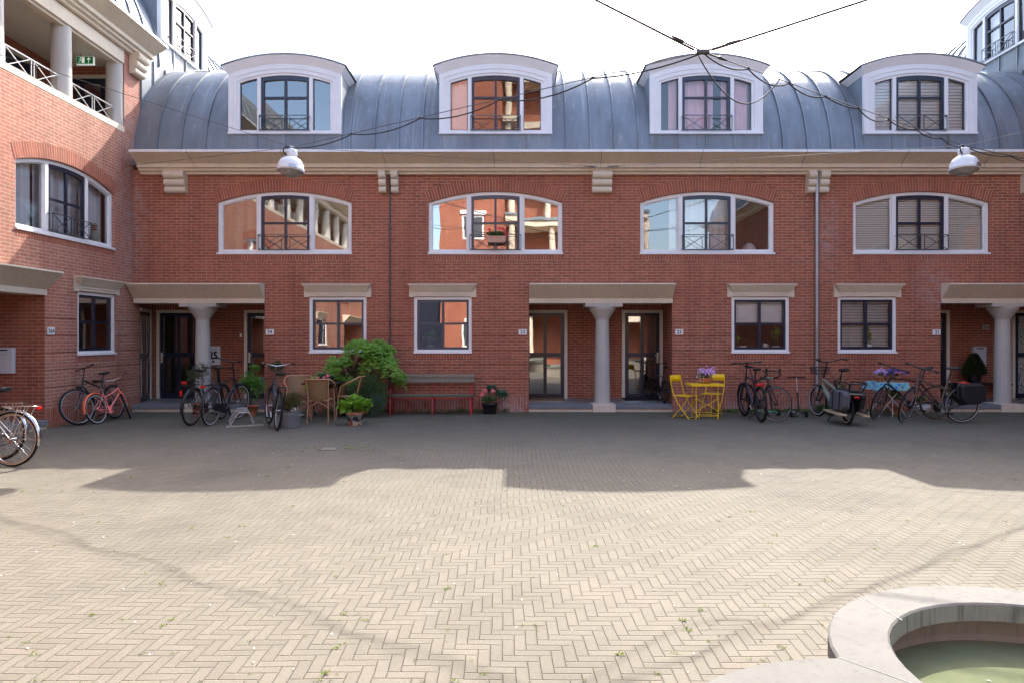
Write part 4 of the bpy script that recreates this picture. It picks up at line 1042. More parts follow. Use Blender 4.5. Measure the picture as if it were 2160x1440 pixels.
# ------------------------------------------------------------------ bicycles (local: x forward from the rear contact point, y left, z up)
def bike(label, rear, head, lean=0, s=1.0, style='diamond', frame='black_metal', bars='flat', tyre=.019, tyremat='rubber', wall_=None, rim='alloy', fender=None,
         rack=False, chaincase=False, steer=0, sad=.95, barh=1.05, wb=1.08, r=.345, rf=None, lamp=True, red=None, stand=True, barmat='black_metal', group='bicycles parked in the court', z=0.0, extra=None, motor=False, kick=-1, fork=None):
    rf = rf or r; fork = fork or frame
    T = thing('bicycle', label, 'bicycle', (rear[0], rear[1], z), (R(lean), 0, R(head)), group)
    V = Vector
    bb = V((.44*wb/1.08*s, 0, r*.82))
    fh = V((wb*s, 0, rf)); rh = V((0, 0, r))
    ax = V((-math.cos(R(70)), 0, math.sin(R(70))))
    ap = V((wb*s-.045*s, 0, rf))                                    # point on the steering axis at hub height
    hb = ap + ax*((rf+.07*s+.0)/ax.z*1.0 if False else (.40*s if r > .3 else .34*s))
    ht = hb + ax*(.15*s if style != 'city' else .17*s)
    st_ = V((-.29, 0, .957)); stl = ((.53 if style not in ('city', 'kid') else .46)*s)
    stt = bb + st_*stl
    sz = sad*s; sp = bb + st_*((sz-bb.z)/st_.z)
    F = MB(); k = .016*s
    def tb(m, a, b, r0, n=8, mi=0): m.tube([a, b], r0, n, mi)
    tb(F, hb, ht, .019*s)
    fat = .03 if motor else (.021 if style == 'mtb' else .017)
    if style == 'city':
        dip = (hb+bb)/2 + V((-.02, 0, -.03)); F.tube([hb+ax*.02, hb*.62+bb*.38+V((0, 0, -.015)), bb*.8+hb*.2, bb], .021*s)
        F.tube([ht-ax*.02, ht*.6+(bb+st_*.18)*.4+V((0, 0, -.03)), bb+st_*.2*s], .015*s)
    else:
        F.tube([hb+ax*.015, bb], fat*s)
        if style == 'kid': F.tube([ht-ax*.02, (ht*.55+stt*.45)+V((0, 0, -.10*s)), bb+st_*(stl*.72)], .016*s)
        elif style == 'sloped': F.tube([ht-ax*.02, bb+st_*(stl*.72)], (.017 if not motor else .026)*s)
        else: F.tube([ht-ax*.02, bb+st_*(stl*.93)], fat*.85*s)
    tb(F, bb, stt, .016*s)
    for y in (-1, 1):
        o = V((0, y*.055*s, 0)); tb(F, rh+o, bb+V((-.02, y*.03*s, 0)), .009*s, 6); tb(F, rh+o, stt+V((0, y*.018*s, -.06*s)), .008*s, 6)
    F.lathe([(.022*s, -.035*s), (.022*s, .035*s)], tuple(bb), 10, axis='y')
    F.build('frame', frame, T)
    sm = Matrix.Translation(ap) @ Matrix.Rotation(R(steer), 4, ax) @ Matrix.Translation(-ap)
    K = MB(); K.M = sm
    cr = hb - ax*.02
    for y in (-1, 1): K.tube([cr+V((0, y*.045*s, 0)), cr+V((0, y*.052*s, -.04*s))-ax*.05, fh+V((0, y*.052*s, 0))], [.016*s, .014*s, .010*s] if style != 'mtb' else [.02*s, .02*s, .015*s], 7)
    K.tube([cr+V((0, -.05*s, 0)), cr+V((0, .05*s, 0))], .016*s, 7)
    K.build('fork', fork, T)
    def wheel(c, rr, m):
        b = MB(); b.M = m; n = 36; ro = rr-tyre*1.7
        b.lathe([(ro-.016, -.010), (ro, -.012), (ro+.004, 0), (ro, .012), (ro-.016, .010), (ro-.016, -.010)], c, n, axis='y', caps=False)
        for i in range(24):
            a = 2*math.pi*i/24; a2 = a+(.55 if i % 4 < 2 else -.55); y = .028*(1 if i % 2 else -1)
            b.tube([(c[0]+.022*math.cos(a2), y, c[2]+.022*math.sin(a2)), (c[0]+(ro-.01)*math.cos(a), 0, c[2]+(ro-.01)*math.sin(a))], .0016, 3, caps=False)
        b.lathe([(.012, -.05), (.026, -.034), (.018, -.028), (.016, 0), (.018, .028), (.026, .034), (.012, .05)], c, 10, axis='y')
        W = b.build('wheel', rim, T)
        t = MB(); t.M = m; pr = [(rr-tyre+tyre*math.cos(q)*1.0, tyre*.95*math.sin(q)) for q in [math.pi*2*i/8 for i in range(9)]]
        t.lathe(pr, c, n, axis='y', caps=False); t.build('tyre', tyremat, W)
        if wall_:
            t = MB(); t.M = m
            for y in (-1, 1):
                q = [(rr-tyre*1.75, y*tyre*.86), (rr-tyre*1.15, y*tyre*1.02)] ; t.lathe(q, c, n, axis='y', caps=False)
            t.build('tyre_stripe', wall_, W)
    I = Matrix.Identity(4)
    wheel(tuple(rh), r, I); wheel(tuple(fh), rf, sm)
    # handlebar
    H = MB(); H.M = sm; G = []
    stem = ht + ax*((barh*s-ht.z)/ax.z); H.tube([ht, stem], .013*s, 8); c = stem
    if bars == 'flat':
        w = .31*s; c = stem+V((.05*s, 0, .0)); H.tube([stem, c], .016*s); P_ = [c+V((-.03, w, .01)), c+V((0, .1, 0)), c, c+V((0, -.1, 0)), c+V((-.03, -w, .01))]; H.tube(P_, .012*s); G = [(P_[0], P_[0]*.62+P_[1]*.38), (P_[4], P_[4]*.62+P_[3]*.38)]
    elif bars == 'swept':
        w = .29*s; P_ = [c+V((-.24*s, w, .06*s)), c+V((-.10*s, w*.95, .07*s)), c+V((.02*s, w*.55, .03*s)), c, c+V((.02*s, -w*.55, .03*s)), c+V((-.10*s, -w*.95, .07*s)), c+V((-.24*s, -w, .06*s))]; H.tube(P_, .012*s); G = [(P_[0], P_[1]), (P_[6], P_[5])]
    elif bars == 'drop':
        w = .21*s; c = stem+V((.09*s, 0, .01)); H.tube([stem, c], .016*s)
        P_ = []
        for y in (1, -1):
            q = [c+V((0, y*w*.8, 0)), c+V((.03, y*w, 0)), c+V((.085, y*w, -.015)), c+V((.10, y*w, -.07)), c+V((.06, y*w, -.125)), c+V((-.04, y*w, -.14))]
            P_.append(q)
        H.tube(P_[0][::-1]+[c]+P_[1], .015*s); 
        for y in (1, -1): H.bar(c+V((.095, y*w, -.005)), c+V((.115, y*w, .045)), .022, .03); H.bar(c+V((.115, y*w, -.0)), c+V((.14, y*w, -.10)), .01, .012)
    hb_ = H.build('handlebar', barmat, T)
    if G:
        for a, b in G: g_ = MB(); g_.M = sm; g_.tube([a, b], .0175*s, 8); g_.build('grip', 'black_plastic', hb_)
        for a, b in G:
            br = MB(); br.M = sm; d = (b-a).normalized(); br.bar(b+d*.02, b+V((.05*s, 0, -.02))-d*.07, .01, .012); br.ball(tuple(b+d*.03), .016*s, n=8, m=6)
            br.build('brake_lever', 'black_metal', hb_)
    # cables
    cbm = MB(); cbm.M = None; q0 = sm @ (stem+V((.03, .06, .0))); cbm.tube([q0, q0+V((.09, 0, -.04)), hb+V((.03, .01, .0)), hb*.6+bb*.4+V((.0, .02, -.02)), bb+V((0, .02, .03))], .0035, 4); cbm.build('brake_cable', 'cable', T)
    # saddle
    S = MB(); S.tube([stt-st_*.02, sp], .0135*s, 8); po = S.build('seat_post', 'alloy' if style in ('city', 'kid') else 'black_metal', T)
    S = MB(); n = 9; v = []; f = []
    prof = [(-.14, .055, .035), (-.12, .078, .05), (-.07, .08, .05), (-.02, .06, .045), (.04, .035, .04), (.09, .024, .038), (.125, .018, .03)]
    if bars == 'swept': prof = [(x, w*1.25, h*1.15) for x, w, h in prof]
    if style == 'road': prof = [(x, w*.8, h*.8) for x, w, h in prof]
    for x, w, h in prof:
        for i in range(n):
            a = math.pi*2*i/n; v.append((sp.x+x*s, w*s*math.cos(a), sp.z+(.02+h*.55*math.sin(a)+(.015 if x < -.1 else 0))*s))
    for i in range(len(prof)-1):
        for j in range(n): f.append((i*n+j, i*n+(j+1) % n, (i+1)*n+(j+1) % n, (i+1)*n+j))
    S.add(v, f, 0, True); S.add(v[:n], [tuple(range(n))]); S.add(v[-n:], [tuple(range(n))[::-1]]); S.build('saddle', 'black_plastic', po)
    # drive
    D = MB(); y = -.045*s
    if chaincase:
        q = [(bb.x+.11*s, bb.z), (bb.x+.08*s, bb.z+.075*s), (bb.x, bb.z+.10*s), (rh.x+.0, rh.z+.05*s), (rh.x-.05*s, rh.z), (rh.x, rh.z-.05*s), (bb.x, bb.z-.10*s), (bb.x+.08*s, bb.z-.075*s)]
        D.prism(q, y-.03, y, back=True); D.build('chain_case', 'black_plastic', T)
    else:
        D.lathe([(.02*s, y), (.085*s, y-.002), (.09*s, y-.004), (.085*s, y-.006), (.02*s, y-.008)], tuple(bb), 24, axis='y')
        for a, b in ((.088, .036), (-.088, -.036)): D.bar((bb.x, y-.004, bb.z+a*s), (rh.x, y-.004, rh.z+b*s), .006, .010)
        D.lathe([(.012, y+.01), (.04*s, y), (.012, y-.012)], tuple(rh), 14, axis='y'); D.build('chainset', 'black_metal' if style != 'kid' else frame, T)
    A = MB(); pa = R(35)
    for y, q in ((-.075*s, pa), (.075*s, pa+math.pi)):
        e = V((bb.x+.16*s*math.cos(q), y, bb.z+.16*s*math.sin(q))); A.bar((bb.x, y, bb.z), e, .014, .022); A.box(e.x-.045*s, e.x+.045*s, e.y-(.10*s if y < 0 else 0), e.y+(.10*s if y > 0 else 0), e.z-.012, e.z+.012, 1)
    A.build('pedals', ['alloy', 'black_plastic'], T)
    if fender:
        def guard(c, rr, a0, a1, m, w=.028):
            b = MB(); b.M = m; n = 16; v = []; f = []
            for i in range(n+1):
                a = R(a0+(a1-a0)*i/n)
                for y, dr in ((-w, -.014), (-w*.6, .004), (0, .009), (w*.6, .004), (w, -.014)): v.append((c.x+(rr+.022+dr)*math.cos(a), y, c.z+(rr+.022+dr)*math.sin(a)))
            for i in range(n):
                for j in range(4): f.append((i*5+j, i*5+j+1, i*5+j+6, i*5+j+5))
            b.add(v, f, 0, True)
            e = R(a1-12); 
            for y in (-1, 1): b.tube([(c.x, y*.058, c.z), (c.x+(rr+.02)*math.cos(e), y*w, c.z+(rr+.02)*math.sin(e))], .003, 4)
            b.build('mudguard', fender, T)
        guard(rh, r, 50, 192, I); guard(fh, rf, 135, -12, sm)
    if rack:
        K = MB(); zt = r*2+.07*s; x0, x1 = -.30*s, .12*s
        for y in (-.06, -.02, .02, .06): K.tube([(x0, y*s, zt), (x1, y*s, zt)], .006*s, 6)
        K.tube([(x0, -.06*s, zt), (x0-.015, 0, zt), (x0, .06*s, zt)], .007*s, 6); K.tube([(x1, -.06*s, zt), (x1, .06*s, zt)], .006*s, 6)
        for y in (-1, 1):
            K.tube([(x0+.06, y*.06*s, zt), (-.02, y*.062*s, r)], .006*s, 6); K.tube([(x0+.2, y*.06*s, zt), (0, y*.062*s, r)], .006*s, 6)
        K.build('luggage_rack', 'black_metal' if fender != 'chrome' else 'chrome', T)
    if red:
        zt = (r*2+.05*s) if rack else r*2-.02; x = -.325*s if rack else -.12
        b = MB(); b.box(x-.02, x+.01, -red/2, red/2, zt-.022, zt+.022); b.build('rear_light', 'reflector_red', T, bev=.006)
    if lamp:
        b = MB(); b.M = sm; c = cr+V((.075*s, 0, .02)); b.lathe([(.012, -.05), (.03, -.02), (.034, .02), (.03, .024)], tuple(c), 10, axis='x'); b.build('front_light', 'black_plastic' if frame != 'coral' else 'alloy', T)
    if stand:
        b = MB(); y = .12*-kick*s; b.tube([(.36*s if style != 'diamond' else .10*s, y*.3, r*.75), (.30*s if style != 'diamond' else -.02, y*1.1+lean*-.004, .01)], .008*s, 6); b.build('kickstand', 'black_metal', T)
    if extra: extra(T, dict(s=s, r=r, bb=bb, fh=fh, rh=rh, sm=sm, ht=ht, hb=hb, stem=stem, sp=sp, V=V))
    return T
def hd(a, b): return math.degrees(math.atan2(b[1]-a[1], b[0]-a[0]))

# left wing wall: a black city bike and a coral kids' bike against it
bike('black trekking bicycle leaning on the brick wing wall behind the coral bicycle', (-7.96, 13.72), -93, 7, .97, 'sloped', bars='flat', rim='alloy', fender=None, steer=-22, red=None, barh=1.08, sad=.93, tyre=.023)
bike('coral pink kids bicycle with orange mudguards leaning against the black bicycle', (-7.80, 12.86), 83, -9, .80, 'kid', 'coral', 'swept', .02, 'rubber', 'bone', 'alloy', 'coral_orange', r=.285, wb=1.06, steer=38, barmat='chrome', sad=.98, barh=1.0, kick=1)
# far left: two old chrome bikes, only their back ends in view
def ref(T, d):
    b = MB(); b.ball((.09, -.05, d['r']-.03), .022, n=8, m=6); b.build('hub_reflector', 'reflector_orange', T)
bike('old bicycle with chrome mudguard and cream tyre stripe at the left picture edge', (-6.30, 8.60), 176, 3, .99, 'city', 'alloy', 'swept', .02, 'rubber', 'tan_wall', 'chrome', 'chrome', rack=True, red=.08, barmat='chrome', extra=ref)
bike('second chrome bicycle standing just behind the cream striped one at the edge', (-6.78, 9.02), 178, 5, .99, 'city', 'black_metal', 'swept', .02, 'rubber', None, 'chrome', 'chrome', rack=True, red=None, barmat='chrome')
# by the left column
def bigred(T, d):
    b = MB(); b.box(-.345, -.315, -.06, .04, .795, .84); b.build('rear_light', 'reflector_red', T, bev=.006); b = MB(); b.box(-.395, -.375, -.015, .03, .58, .68); b.build('rear_reflector', 'reflector_red', T, bev=.006)
bike('black bicycle with large square red tail light, left of the bare column bike', (-5.93, 12.62), 84, 4, .97, 'city', bars='flat', fender='black_plastic', rack=True, steer=6, sad=1.02, barh=1.06, extra=bigred)
bike('black bicycle with high swept handlebar and chain case beside the bike rack', (-5.58, 12.62), 85.5, 3, .98, 'diamond', bars='swept', wall_='bone', fender='black_plastic', rack=True, chaincase=True, steer=-8, red=.10, sad=1.06, barh=1.16)
bike('dark blue black roadster with silver handlebar beside the zinc tub', (-4.115, 11.95), hd((-4.115, 11.95), (-4.62, 12.93)), 5, .98, 'city', 'dark_blue_metal', 'swept', fender=None, rack=True, steer=4, sad=.98, barh=1.12, barmat='chrome', chaincase=False, tyre=.022)
# small bike in the porch of 22
bike('small black kids mountain bicycle inside the porch of door 22', (3.40, 15.28), 96, 5, .78, 'mtb', bars='flat', r=.255, wb=1.02, tyre=.026, steer=22, sad=1.0, barh=1.10, z=.163, red=None, lamp=False, rim='black_metal')
# right of the yellow table
def bag(T, d):
    b = MB(); b.box(-.02, .20, -.06, .06, .70, .79); b.build('saddle_bag', 'black_plastic', T, bev=.015)
    b = MB(); b.box(-.045, .06, -.075, .075, .69, .76); b.build('red_pouch', 'reflector_red', T, bev=.02)
bike('black mountain bicycle with red pouch, right of the yellow chairs', (4.79, 13.12), 88, -2, .99, 'mtb', 'dark_blue_metal', 'flat', .027, rim='black_metal', steer=3, sad=.99, barh=1.12, fender=None, lamp=False, extra=bag, r=.35)
bike('black racing bicycle with drop handlebar and white tyre stripe', (4.93, 14.15), hd((4.93, 14.15), (5.13, 13.18)), 6, .98, 'road', bars='drop', tyre=.014, wall_='bone', rim='black_metal', steer=22, wb=1.0, sad=1.03, barh=.99, lamp=False, stand=False)
# sage green longtail
def longtail(T, d):
    V = d['V']
    b = MB(); b.tube([(-.32, -.09, .60), (.42, -.09, .56)], .014); b.tube([(-.32, .09, .60), (.42, .09, .56)], .014)
    for x in (-.30, .0, .25): b.tube([(x, -.09, .59), (x, .09, .59)], .012)
    b.tube([(.42, 0, .56), (.60, 0, .50)], .022); b.build('cargo_deck', 'sage', T)
    b = MB(); b.box(-.28, .36, -.085, .085, .615, .66); b.build('seat_pad', 'black_plastic', T, bev=.012)
    for y in (-1, 1):
        q = []
        b = MB(); v = []; f = []
        P_ = [(.40, .58), (.34, .62), (-.24, .62), (-.30, .56), (-.26, .34), (-.12, .26), (.30, .24), (.40, .32)]
        n = len(P_)
        for yy in (.095, .20):
            for x, z in P_: v.append((x*(1 if yy < .15 else .95), y*yy, z))
        f = [(i, (i+1) % n, n+(i+1) % n, n+i) for i in range(n)]+[tuple(range(n)), tuple(range(n, 2*n))]
        b.add(v, f); W = b.build('pannier', 'pannier_grey' if y > 0 else 'pannier_black', T, bev=.025)
        for x in (-.12, .18): s_ = MB(); s_.bar((x, y*.207, .62), (x+.02, y*.205, .25), .025, .006); s_.build('strap', 'pannier_black', W)
        b = MB(); b.add([(.50, y*.14, .20), (.50, y*.26, .20), (-.30, y*.28, .19), (-.34, y*.15, .19), (.50, y*.14, .23), (.50, y*.26, .23), (-.30, y*.28, .22), (-.34, y*.15, .22)], [(0, 1, 2, 3), (4, 5, 6, 7), (0, 1, 5, 4), (1, 2, 6, 5), (2, 3, 7, 6), (3, 0, 4, 7)]); b.build('foot_board', 'bamboo', T, bev=.004)
    b = MB(); h = .80; b.tube([(.28, -.10, .61), (.26, -.17, h), (-.25, -.20, h), (-.36, -.15, h-.02), (-.36, .15, h-.02), (-.25, .20, h), (.26, .17, h), (.28, .10, .61)], .013); b.tube([(-.28, -.1, .6), (-.36, -.15, h-.02)], .012); b.tube([(-.28, .1, .6), (-.36, .15, h-.02)], .012); b.build('passenger_rail', 'black_metal', T)
    b = MB(); b.box(-.36, -.34, -.05, .05, .52, .56); b.build('rear_light', 'reflector_red', T, bev=.006)
    b = MB(); b.box(.28, .52, -.04, .04, .23, .42); b.build('chain_guard', 'dark_wood', T, bev=.03)
    b = MB(); b.M = d['sm']; c = d['stem']+V((.26, 0, -.10))
    for z, w in ((0, .15), (-.07, .145), (-.14, .13)): b.tube([c+V((-w*.8, -w, z)), c+V((w*.8, -w, z)), c+V((w*.8, w, z)), c+V((-w*.8, w, z))], .006, 5, closed=True)
    for i in range(7):
        for y in (-1, 1): b.tube([c+V((-.11+.037*i, y*.148, 0)), c+V((-.10+.033*i, y*.13, -.14))], .004, 4)
        b.tube([c+V((.12, -.13+.043*i, 0)), c+V((.10, -.12+.04*i, -.14))], .004, 4)
    for i in range(5): b.tube([c+V((-.1, -.11+.055*i, -.14)), c+V((.1, -.11+.055*i, -.14))], .004, 4)
    b.tube([d['ht'], c+V((-.1, 0, -.14))], .012, 6); b.build('front_basket', 'black_metal', T)
    b = MB(); 
    for y in (-1, 1): b.tube([(.50, y*.04, .2), (.40, y*.20, .012)], .011, 6)
    b.build('kickstand', 'black_metal', T)
    b = MB(); a, e = d['bb']+V((0, 0, .02)), d['hb']; b.tube([a*.85+e*.15+V((.0, 0, .0)), a*.2+e*.8], .046, 10); b.build('battery_tube', 'sage', T)
    b = MB(); b.M = d['sm']; b.ball(tuple(d['fh']+V((-.05, .05, .16))), .02, n=8, m=6); b.build('spoke_reflector', 'reflector_orange', T)
bike('sage green longtail cargo bicycle with grey pannier and front basket', (6.27, 12.78), 86.5, 3, 1.0, 'sloped', 'sage', 'swept', .027, wall_='bone', rim='black_metal', r=.265, rf=.33, wb=1.42, steer=10, sad=.98, barh=1.12, motor=True, stand=False, lamp=False, fork='black_metal', extra=longtail)
# two bikes at the right
bike('black bicycle with straight bar behind the taupe one, front wheel turned', (8.47, 13.66), 181, -5, .98, 'diamond', 'black_metal', 'flat', .017, rim='black_metal', wall_='tan_wall', steer=-38, sad=1.02, barh=1.06, wb=1.2, lamp=False, stand=True, tyre=.017) if False else \
bike('black bicycle with straight bar behind the taupe one, front wheel turned', (8.47, 13.66), 181, -5, .98, 'diamond', 'black_metal', 'flat', .017, 'rubber', 'tan_wall', 'black_metal', steer=40, sad=1.02, barh=1.06, wb=1.2, lamp=False)
def panniers(T, d):
    for y in (-1, 1):
        b = MB(); P_ = [(.14, .70), (.12, .74), (-.30, .74), (-.36, .66), (-.34, .46), (-.22, .38), (.02, .37), (.12, .48)]; n = len(P_)
        v = [(x, y*.075, z) for x, z in P_]+[(x*.95-.005, y*.19, z) for x, z in P_]
        b.add(v, [(i, (i+1) % n, n+(i+1) % n, n+i) for i in range(n)]+[tuple(range(n)), tuple(range(n, 2*n))]); b.build('pannier', 'pannier_black', T, bev=.02)
    b = MB(); b.add([(-.12, -.09, .755), (.10, -.07, .75), (.12, .06, .75), (-.10, .09, .76), (0, 0, .80)], [(0, 1, 4), (1, 2, 4), (2, 3, 4), (3, 0, 4)]); b.build('rain_cover', 'reflector_red', T)
    b = MB(); b.M = d['sm']; b.lathe([(.02, -.03), (.034, .0), (.03, .03)], tuple(d['hb']+d['V']((.09, 0, -.03))), 10, axis='x'); b.build('front_light', 'chrome', T)
bike('taupe trekking bicycle with black panniers, parked side on near the right porch', (8.62, 13.10), 180.5, -3, .98, 'sloped', 'taupe', 'flat', .018, 'rubber', 'bone', 'black_metal', rack=True, steer=40, sad=1.04, barh=1.07, wb=1.10, lamp=False, extra=panniers, fender=None)
# ------------------------------------------------------------------ plants
def leaf(b, p, d, up, L, w, mi=0, fold=.25):
    d = d.normalized(); s = d.cross(up)
    s = s.normalized() if s.length > 1e-5 else Vector((1, 0, 0)); n = s.cross(d)
    a = p; t = p+d*L-n*L*.12; l = p+d*L*.45+s*w/2+n*w*fold; r = p+d*L*.45-s*w/2+n*w*fold
    b.add([a, r, t, l], [(0, 1, 2), (0, 2, 3)], mi)
def rv(s=1.0): return Vector((rnd.gauss(0, 1), rnd.gauss(0, 1), rnd.gauss(0, 1)))*s
def bush(P, name, mat, c, rad, n, L, w, up=.4, shell=.35, clumps=0, cut=None, droop=0):
    b = MB(); c = Vector(c); cl = []
    for i in range(clumps):
        v = rv().normalized(); cl.append(Vector((v.x*rad[0], v.y*rad[1], abs(v.z)*rad[2]*rnd.uniform(.2, 1)))*rnd.uniform(.35, .85))
    for i in range(n):
        v = rv().normalized()*(rnd.random()**shell)
        if cl and rnd.random() < .85: p = cl[rnd.randrange(len(cl))] + Vector((v.x*rad[0], v.y*rad[1], v.z*rad[2]))*.42
        else: p = Vector((v.x*rad[0], v.y*rad[1], v.z*rad[2]))
        if cut is not None and p.z+c.z < cut: p.z = cut-c.z+rnd.random()*.03
        d = p.normalized()*.8+rv(.5)+Vector((0, 0, up-droop)); leaf(b, c+p, d, Vector((0, 0, 1))+rv(.35), L*rnd.uniform(.6, 1.25), w*rnd.uniform(.7, 1.2))
    return b.build(name, mat, P)
def stems(P, base, tips, r=.006, mat='bark', name='stems'):
    b = MB()
    for t in tips:
        a = Vector(base); t = Vector(t); m = (a+t)/2+Vector((rnd.uniform(-.03, .03), rnd.uniform(-.03, .03), .02)); b.tube([a, m, t], [r, r*.8, r*.4], 5)
    return b.build(name, mat, P)
def pot(P, r0, r1, h, mat, rim=.012, n=24, soil=True, z=0):
    b = MB(); b.lathe([(r0, z), (r0+(r1-r0)*.85, z+h-.03), (r1+rim, z+h-.03), (r1+rim, z+h), (r1-.008, z+h), (r1-.02, z+h-.04)], n=n); o = b.build('pot', mat, P)
    if soil: s = MB(); s.lathe([(0.0005, z+h-.035), (r1-.012, z+h-.035)], n=n, caps=False); s.build('soil', 'soil', P)
    return o
def flowers(P, pts, r, mat, name='flowers', petals=5):
    b = MB()
    for p in pts:
        p = Vector(p); nrm = (Vector((rnd.uniform(-.6, .6), -1.0, rnd.uniform(.1, 1)))).normalized(); x, y = basis(nrm)
        for k in range(petals):
            a = 2*math.pi*k/petals+rnd.random(); d = x*math.cos(a)+y*math.sin(a); leaf(b, p, d+nrm*.35, nrm, r, r*.75, 0, .05)
    return b.build(name, mat, P)
def plant(name, label, cat, x, y, z=0, group=None): return thing(name, label, cat, (x, y, z), (0, 0, 0), group)

# japanese maple
T = plant('maple_tree', 'small green japanese maple arching over the wall between the rattan set and bench', 'tree', -3.45, 14.35)
stems(T, (0, 0, .05), [(.02, .02, .8)], .04, name='trunk')
b = MB(); tips = []; mr = random.Random(5); pads = []
env = [(-.62, .92), (-.45, 1.16), (-.2, 1.46), (.05, 1.68), (.5, 1.75), (.8, 1.62), (1.0, 1.28), (1.12, 1.0)]
def envz(x):
    for (x0, z0), (x1, z1) in zip(env, env[1:]):
        if x0 <= x <= x1: return z0+(z1-z0)*(x-x0)/(x1-x0)
    return .8
for i in range(44):
    x = mr.uniform(-.6, 1.1); y = mr.uniform(-.42, .30); e = envz(x)-abs(y+.05)*.45; z = e-.10-mr.random()**2.0*.42
    r_ = mr.uniform(.10, .22)*(.7 if x < -.4 or x > .95 else 1); pads.append((x, y, z, r_, mr.uniform(.10, .17)))
for x, z in ((.05, .82), (.2, .72), (-.02, .66), (.42, .86), (-.68, .78), (-.74, .68), (.3, .62), (.12, .52), (.55, .74), (.7, .95), (-.2, .8), (.35, .95), (.5, .56)): pads.append((x, mr.uniform(-.25, -.05), z, mr.uniform(.07, .13), .1))
for x, y, z, r_, h in pads: b.tube([(.02, .02, .75), (x*.5, y*.5, z*.8+.1), (x, y, z)], [.016, .010, .004], 5); tips.append((x, y, z))
b.build('branches', 'bark', T)
b = MB()
for x, y, z, r_, h in pads:
    for i in range(int(3800*r_*r_)+10):
        a = rnd.random()*6.283; q = math.sqrt(rnd.random())*r_; px, py = math.cos(a)*q, math.sin(a)*q*.75
        pz = h*.5*(1-(q/r_)**2) - h*1.1*(q/r_)**2*rnd.uniform(.4, 1.2)+rnd.uniform(-.06, .03)
        p = Vector((x+px, y+py, z+pz)); out = Vector((px, py, -.25*r_)).normalized() if q > .02 else Vector((0, -1, 0))
        up = Vector((rnd.uniform(-.35, .35), rnd.uniform(-.6, .1), 1)).normalized(); x_, y_ = basis(up); ph = rnd.random()*6.28
        base = math.atan2(out.dot(y_), out.dot(x_)); L = rnd.uniform(.042, .075)
        for k, lk in ((0, 1.15), (-.75, .95), (.75, .95), (-1.5, .6), (1.5, .6)):
            t = base+k+rnd.uniform(-.15, .15); d = x_*math.cos(t)+y_*math.sin(t)-Vector((0, 0, .35)); leaf(b, p, d, up, L*lk, L*.34, 0, .1)
b.build('crown', 'leaf_maple', T)
pot(T, .16, .20, .34, 'dark_pot')
T = plant('dark_shrub', 'dense dark green shrub under the japanese maple', 'shrub', -2.98, 14.05)
bush(T, 'foliage', 'leaf_dark', (0, 0, .42), (.42, .3, .46), 4200, .07, .018, .5, .4, 22, .01); stems(T, (0, 0, 0), [(rnd.uniform(-.3, .3), rnd.uniform(-.2, .2), rnd.uniform(.4, .75)) for i in range(12)], .008)
bush(T, 'lower_foliage', 'leaf_blue', (.16, -.18, .25), (.24, .16, .24), 900, .08, .014, .6, .4, 8, .01)
T = plant('potted_hydrangea', 'bright green hydrangea in a painted glazed pot before the shrub', 'potted plant', -2.93, 12.75)
pot(T, .125, .17, .235, 'painted_pot'); b = MB(); b.lathe([(.172, .215), (.188, .222), (.188, .24), (.165, .24)], n=24); b.build('pot_rim', 'terracotta', T)
bush(T, 'foliage', 'leaf_bright', (0, 0, .36), (.27, .2, .17), 190, .13, .115, -.1, .35, 9, .2); stems(T, (0, 0, .2), [(rnd.uniform(-.2, .2), rnd.uniform(-.15, .15), rnd.uniform(.3, .48)) for i in range(12)], .005, 'leaf_mid')
T = plant('tub_plant', 'round zinc tub with a brownish heather, in front of the rattan chairs', 'potted plant', -4.03, 12.4)
b = MB(); b.lathe([(.165, 0), (.17, .02), (.185, .24), (.19, .25), (.185, .26), (.195, .30), (.205, .31), (.19, .312), (.18, .26)], n=28); b.build('tub', 'tub_zinc', T)
b = MB(); b.tube([(.19, 0, .22), (.24, -.01, .235), (.25, -.03, .24), (.24, -.05, .235), (.18, -.06, .22)], .009, 6); b.tube([(-.19, 0, .22), (-.24, -.01, .235), (-.25, -.03, .24), (-.24, -.05, .235), (-.18, -.06, .22)], .009, 6); b.build('handles', 'alloy', T)
b = MB(); b.lathe([(.0005, .27), (.18, .27)], n=20, caps=False); b.build('soil', 'soil', T)
bush(T, 'foliage', 'leaf_heath', (0, 0, .40), (.29, .22, .24), 3000, .05, .013, .7, .5, 14, .28); stems(T, (0, 0, .26), [(rnd.uniform(-.26, .26), rnd.uniform(-.2, .2), rnd.uniform(.38, .58)) for i in range(26)], .003)
flowers(T, [(.13+rnd.uniform(-.06, .06), -.15+rnd.uniform(-.03, .03), .34+rnd.uniform(-.02, .04)) for i in range(14)], .018, 'petal_white')
T = plant('potted_geranium', 'pink geranium in a black pot on the pavement right of the red bench', 'potted plant', -.475, 14.62)
pot(T, .13, .165, .23, 'dark_pot'); bush(T, 'foliage', 'leaf_mid', (-.02, 0, .30), (.18, .14, .09), 700, .04, .022, .3, .4, 6, .22)
bush(T, 'tall_foliage', 'leaf_blue', (.02, .02, .52), (.12, .1, .13), 800, .035, .028, .3, .4, 6); bush(T, 'side_foliage', 'leaf_blue', (.26, -.02, .40), (.15, .12, .14), 900, .035, .028, .3, .4, 7)
stems(T, (0, 0, .2), [(.02, .02, .5), (-.16, -.05, .4), (.1, -.06, .46), (-.1, -.05, .5), (.25, 0, .38), (.2, .02, .3)], .005, 'leaf_mid')
for cx, cz in ((-.16, .42), (-.1, .50), (.06, .50)): flowers(T, [(cx+rnd.uniform(-.035, .035), -.08+rnd.uniform(-.03, .03), cz+rnd.uniform(-.03, .03)) for i in range(9)], .03, 'petal_pink', 'flower_head')
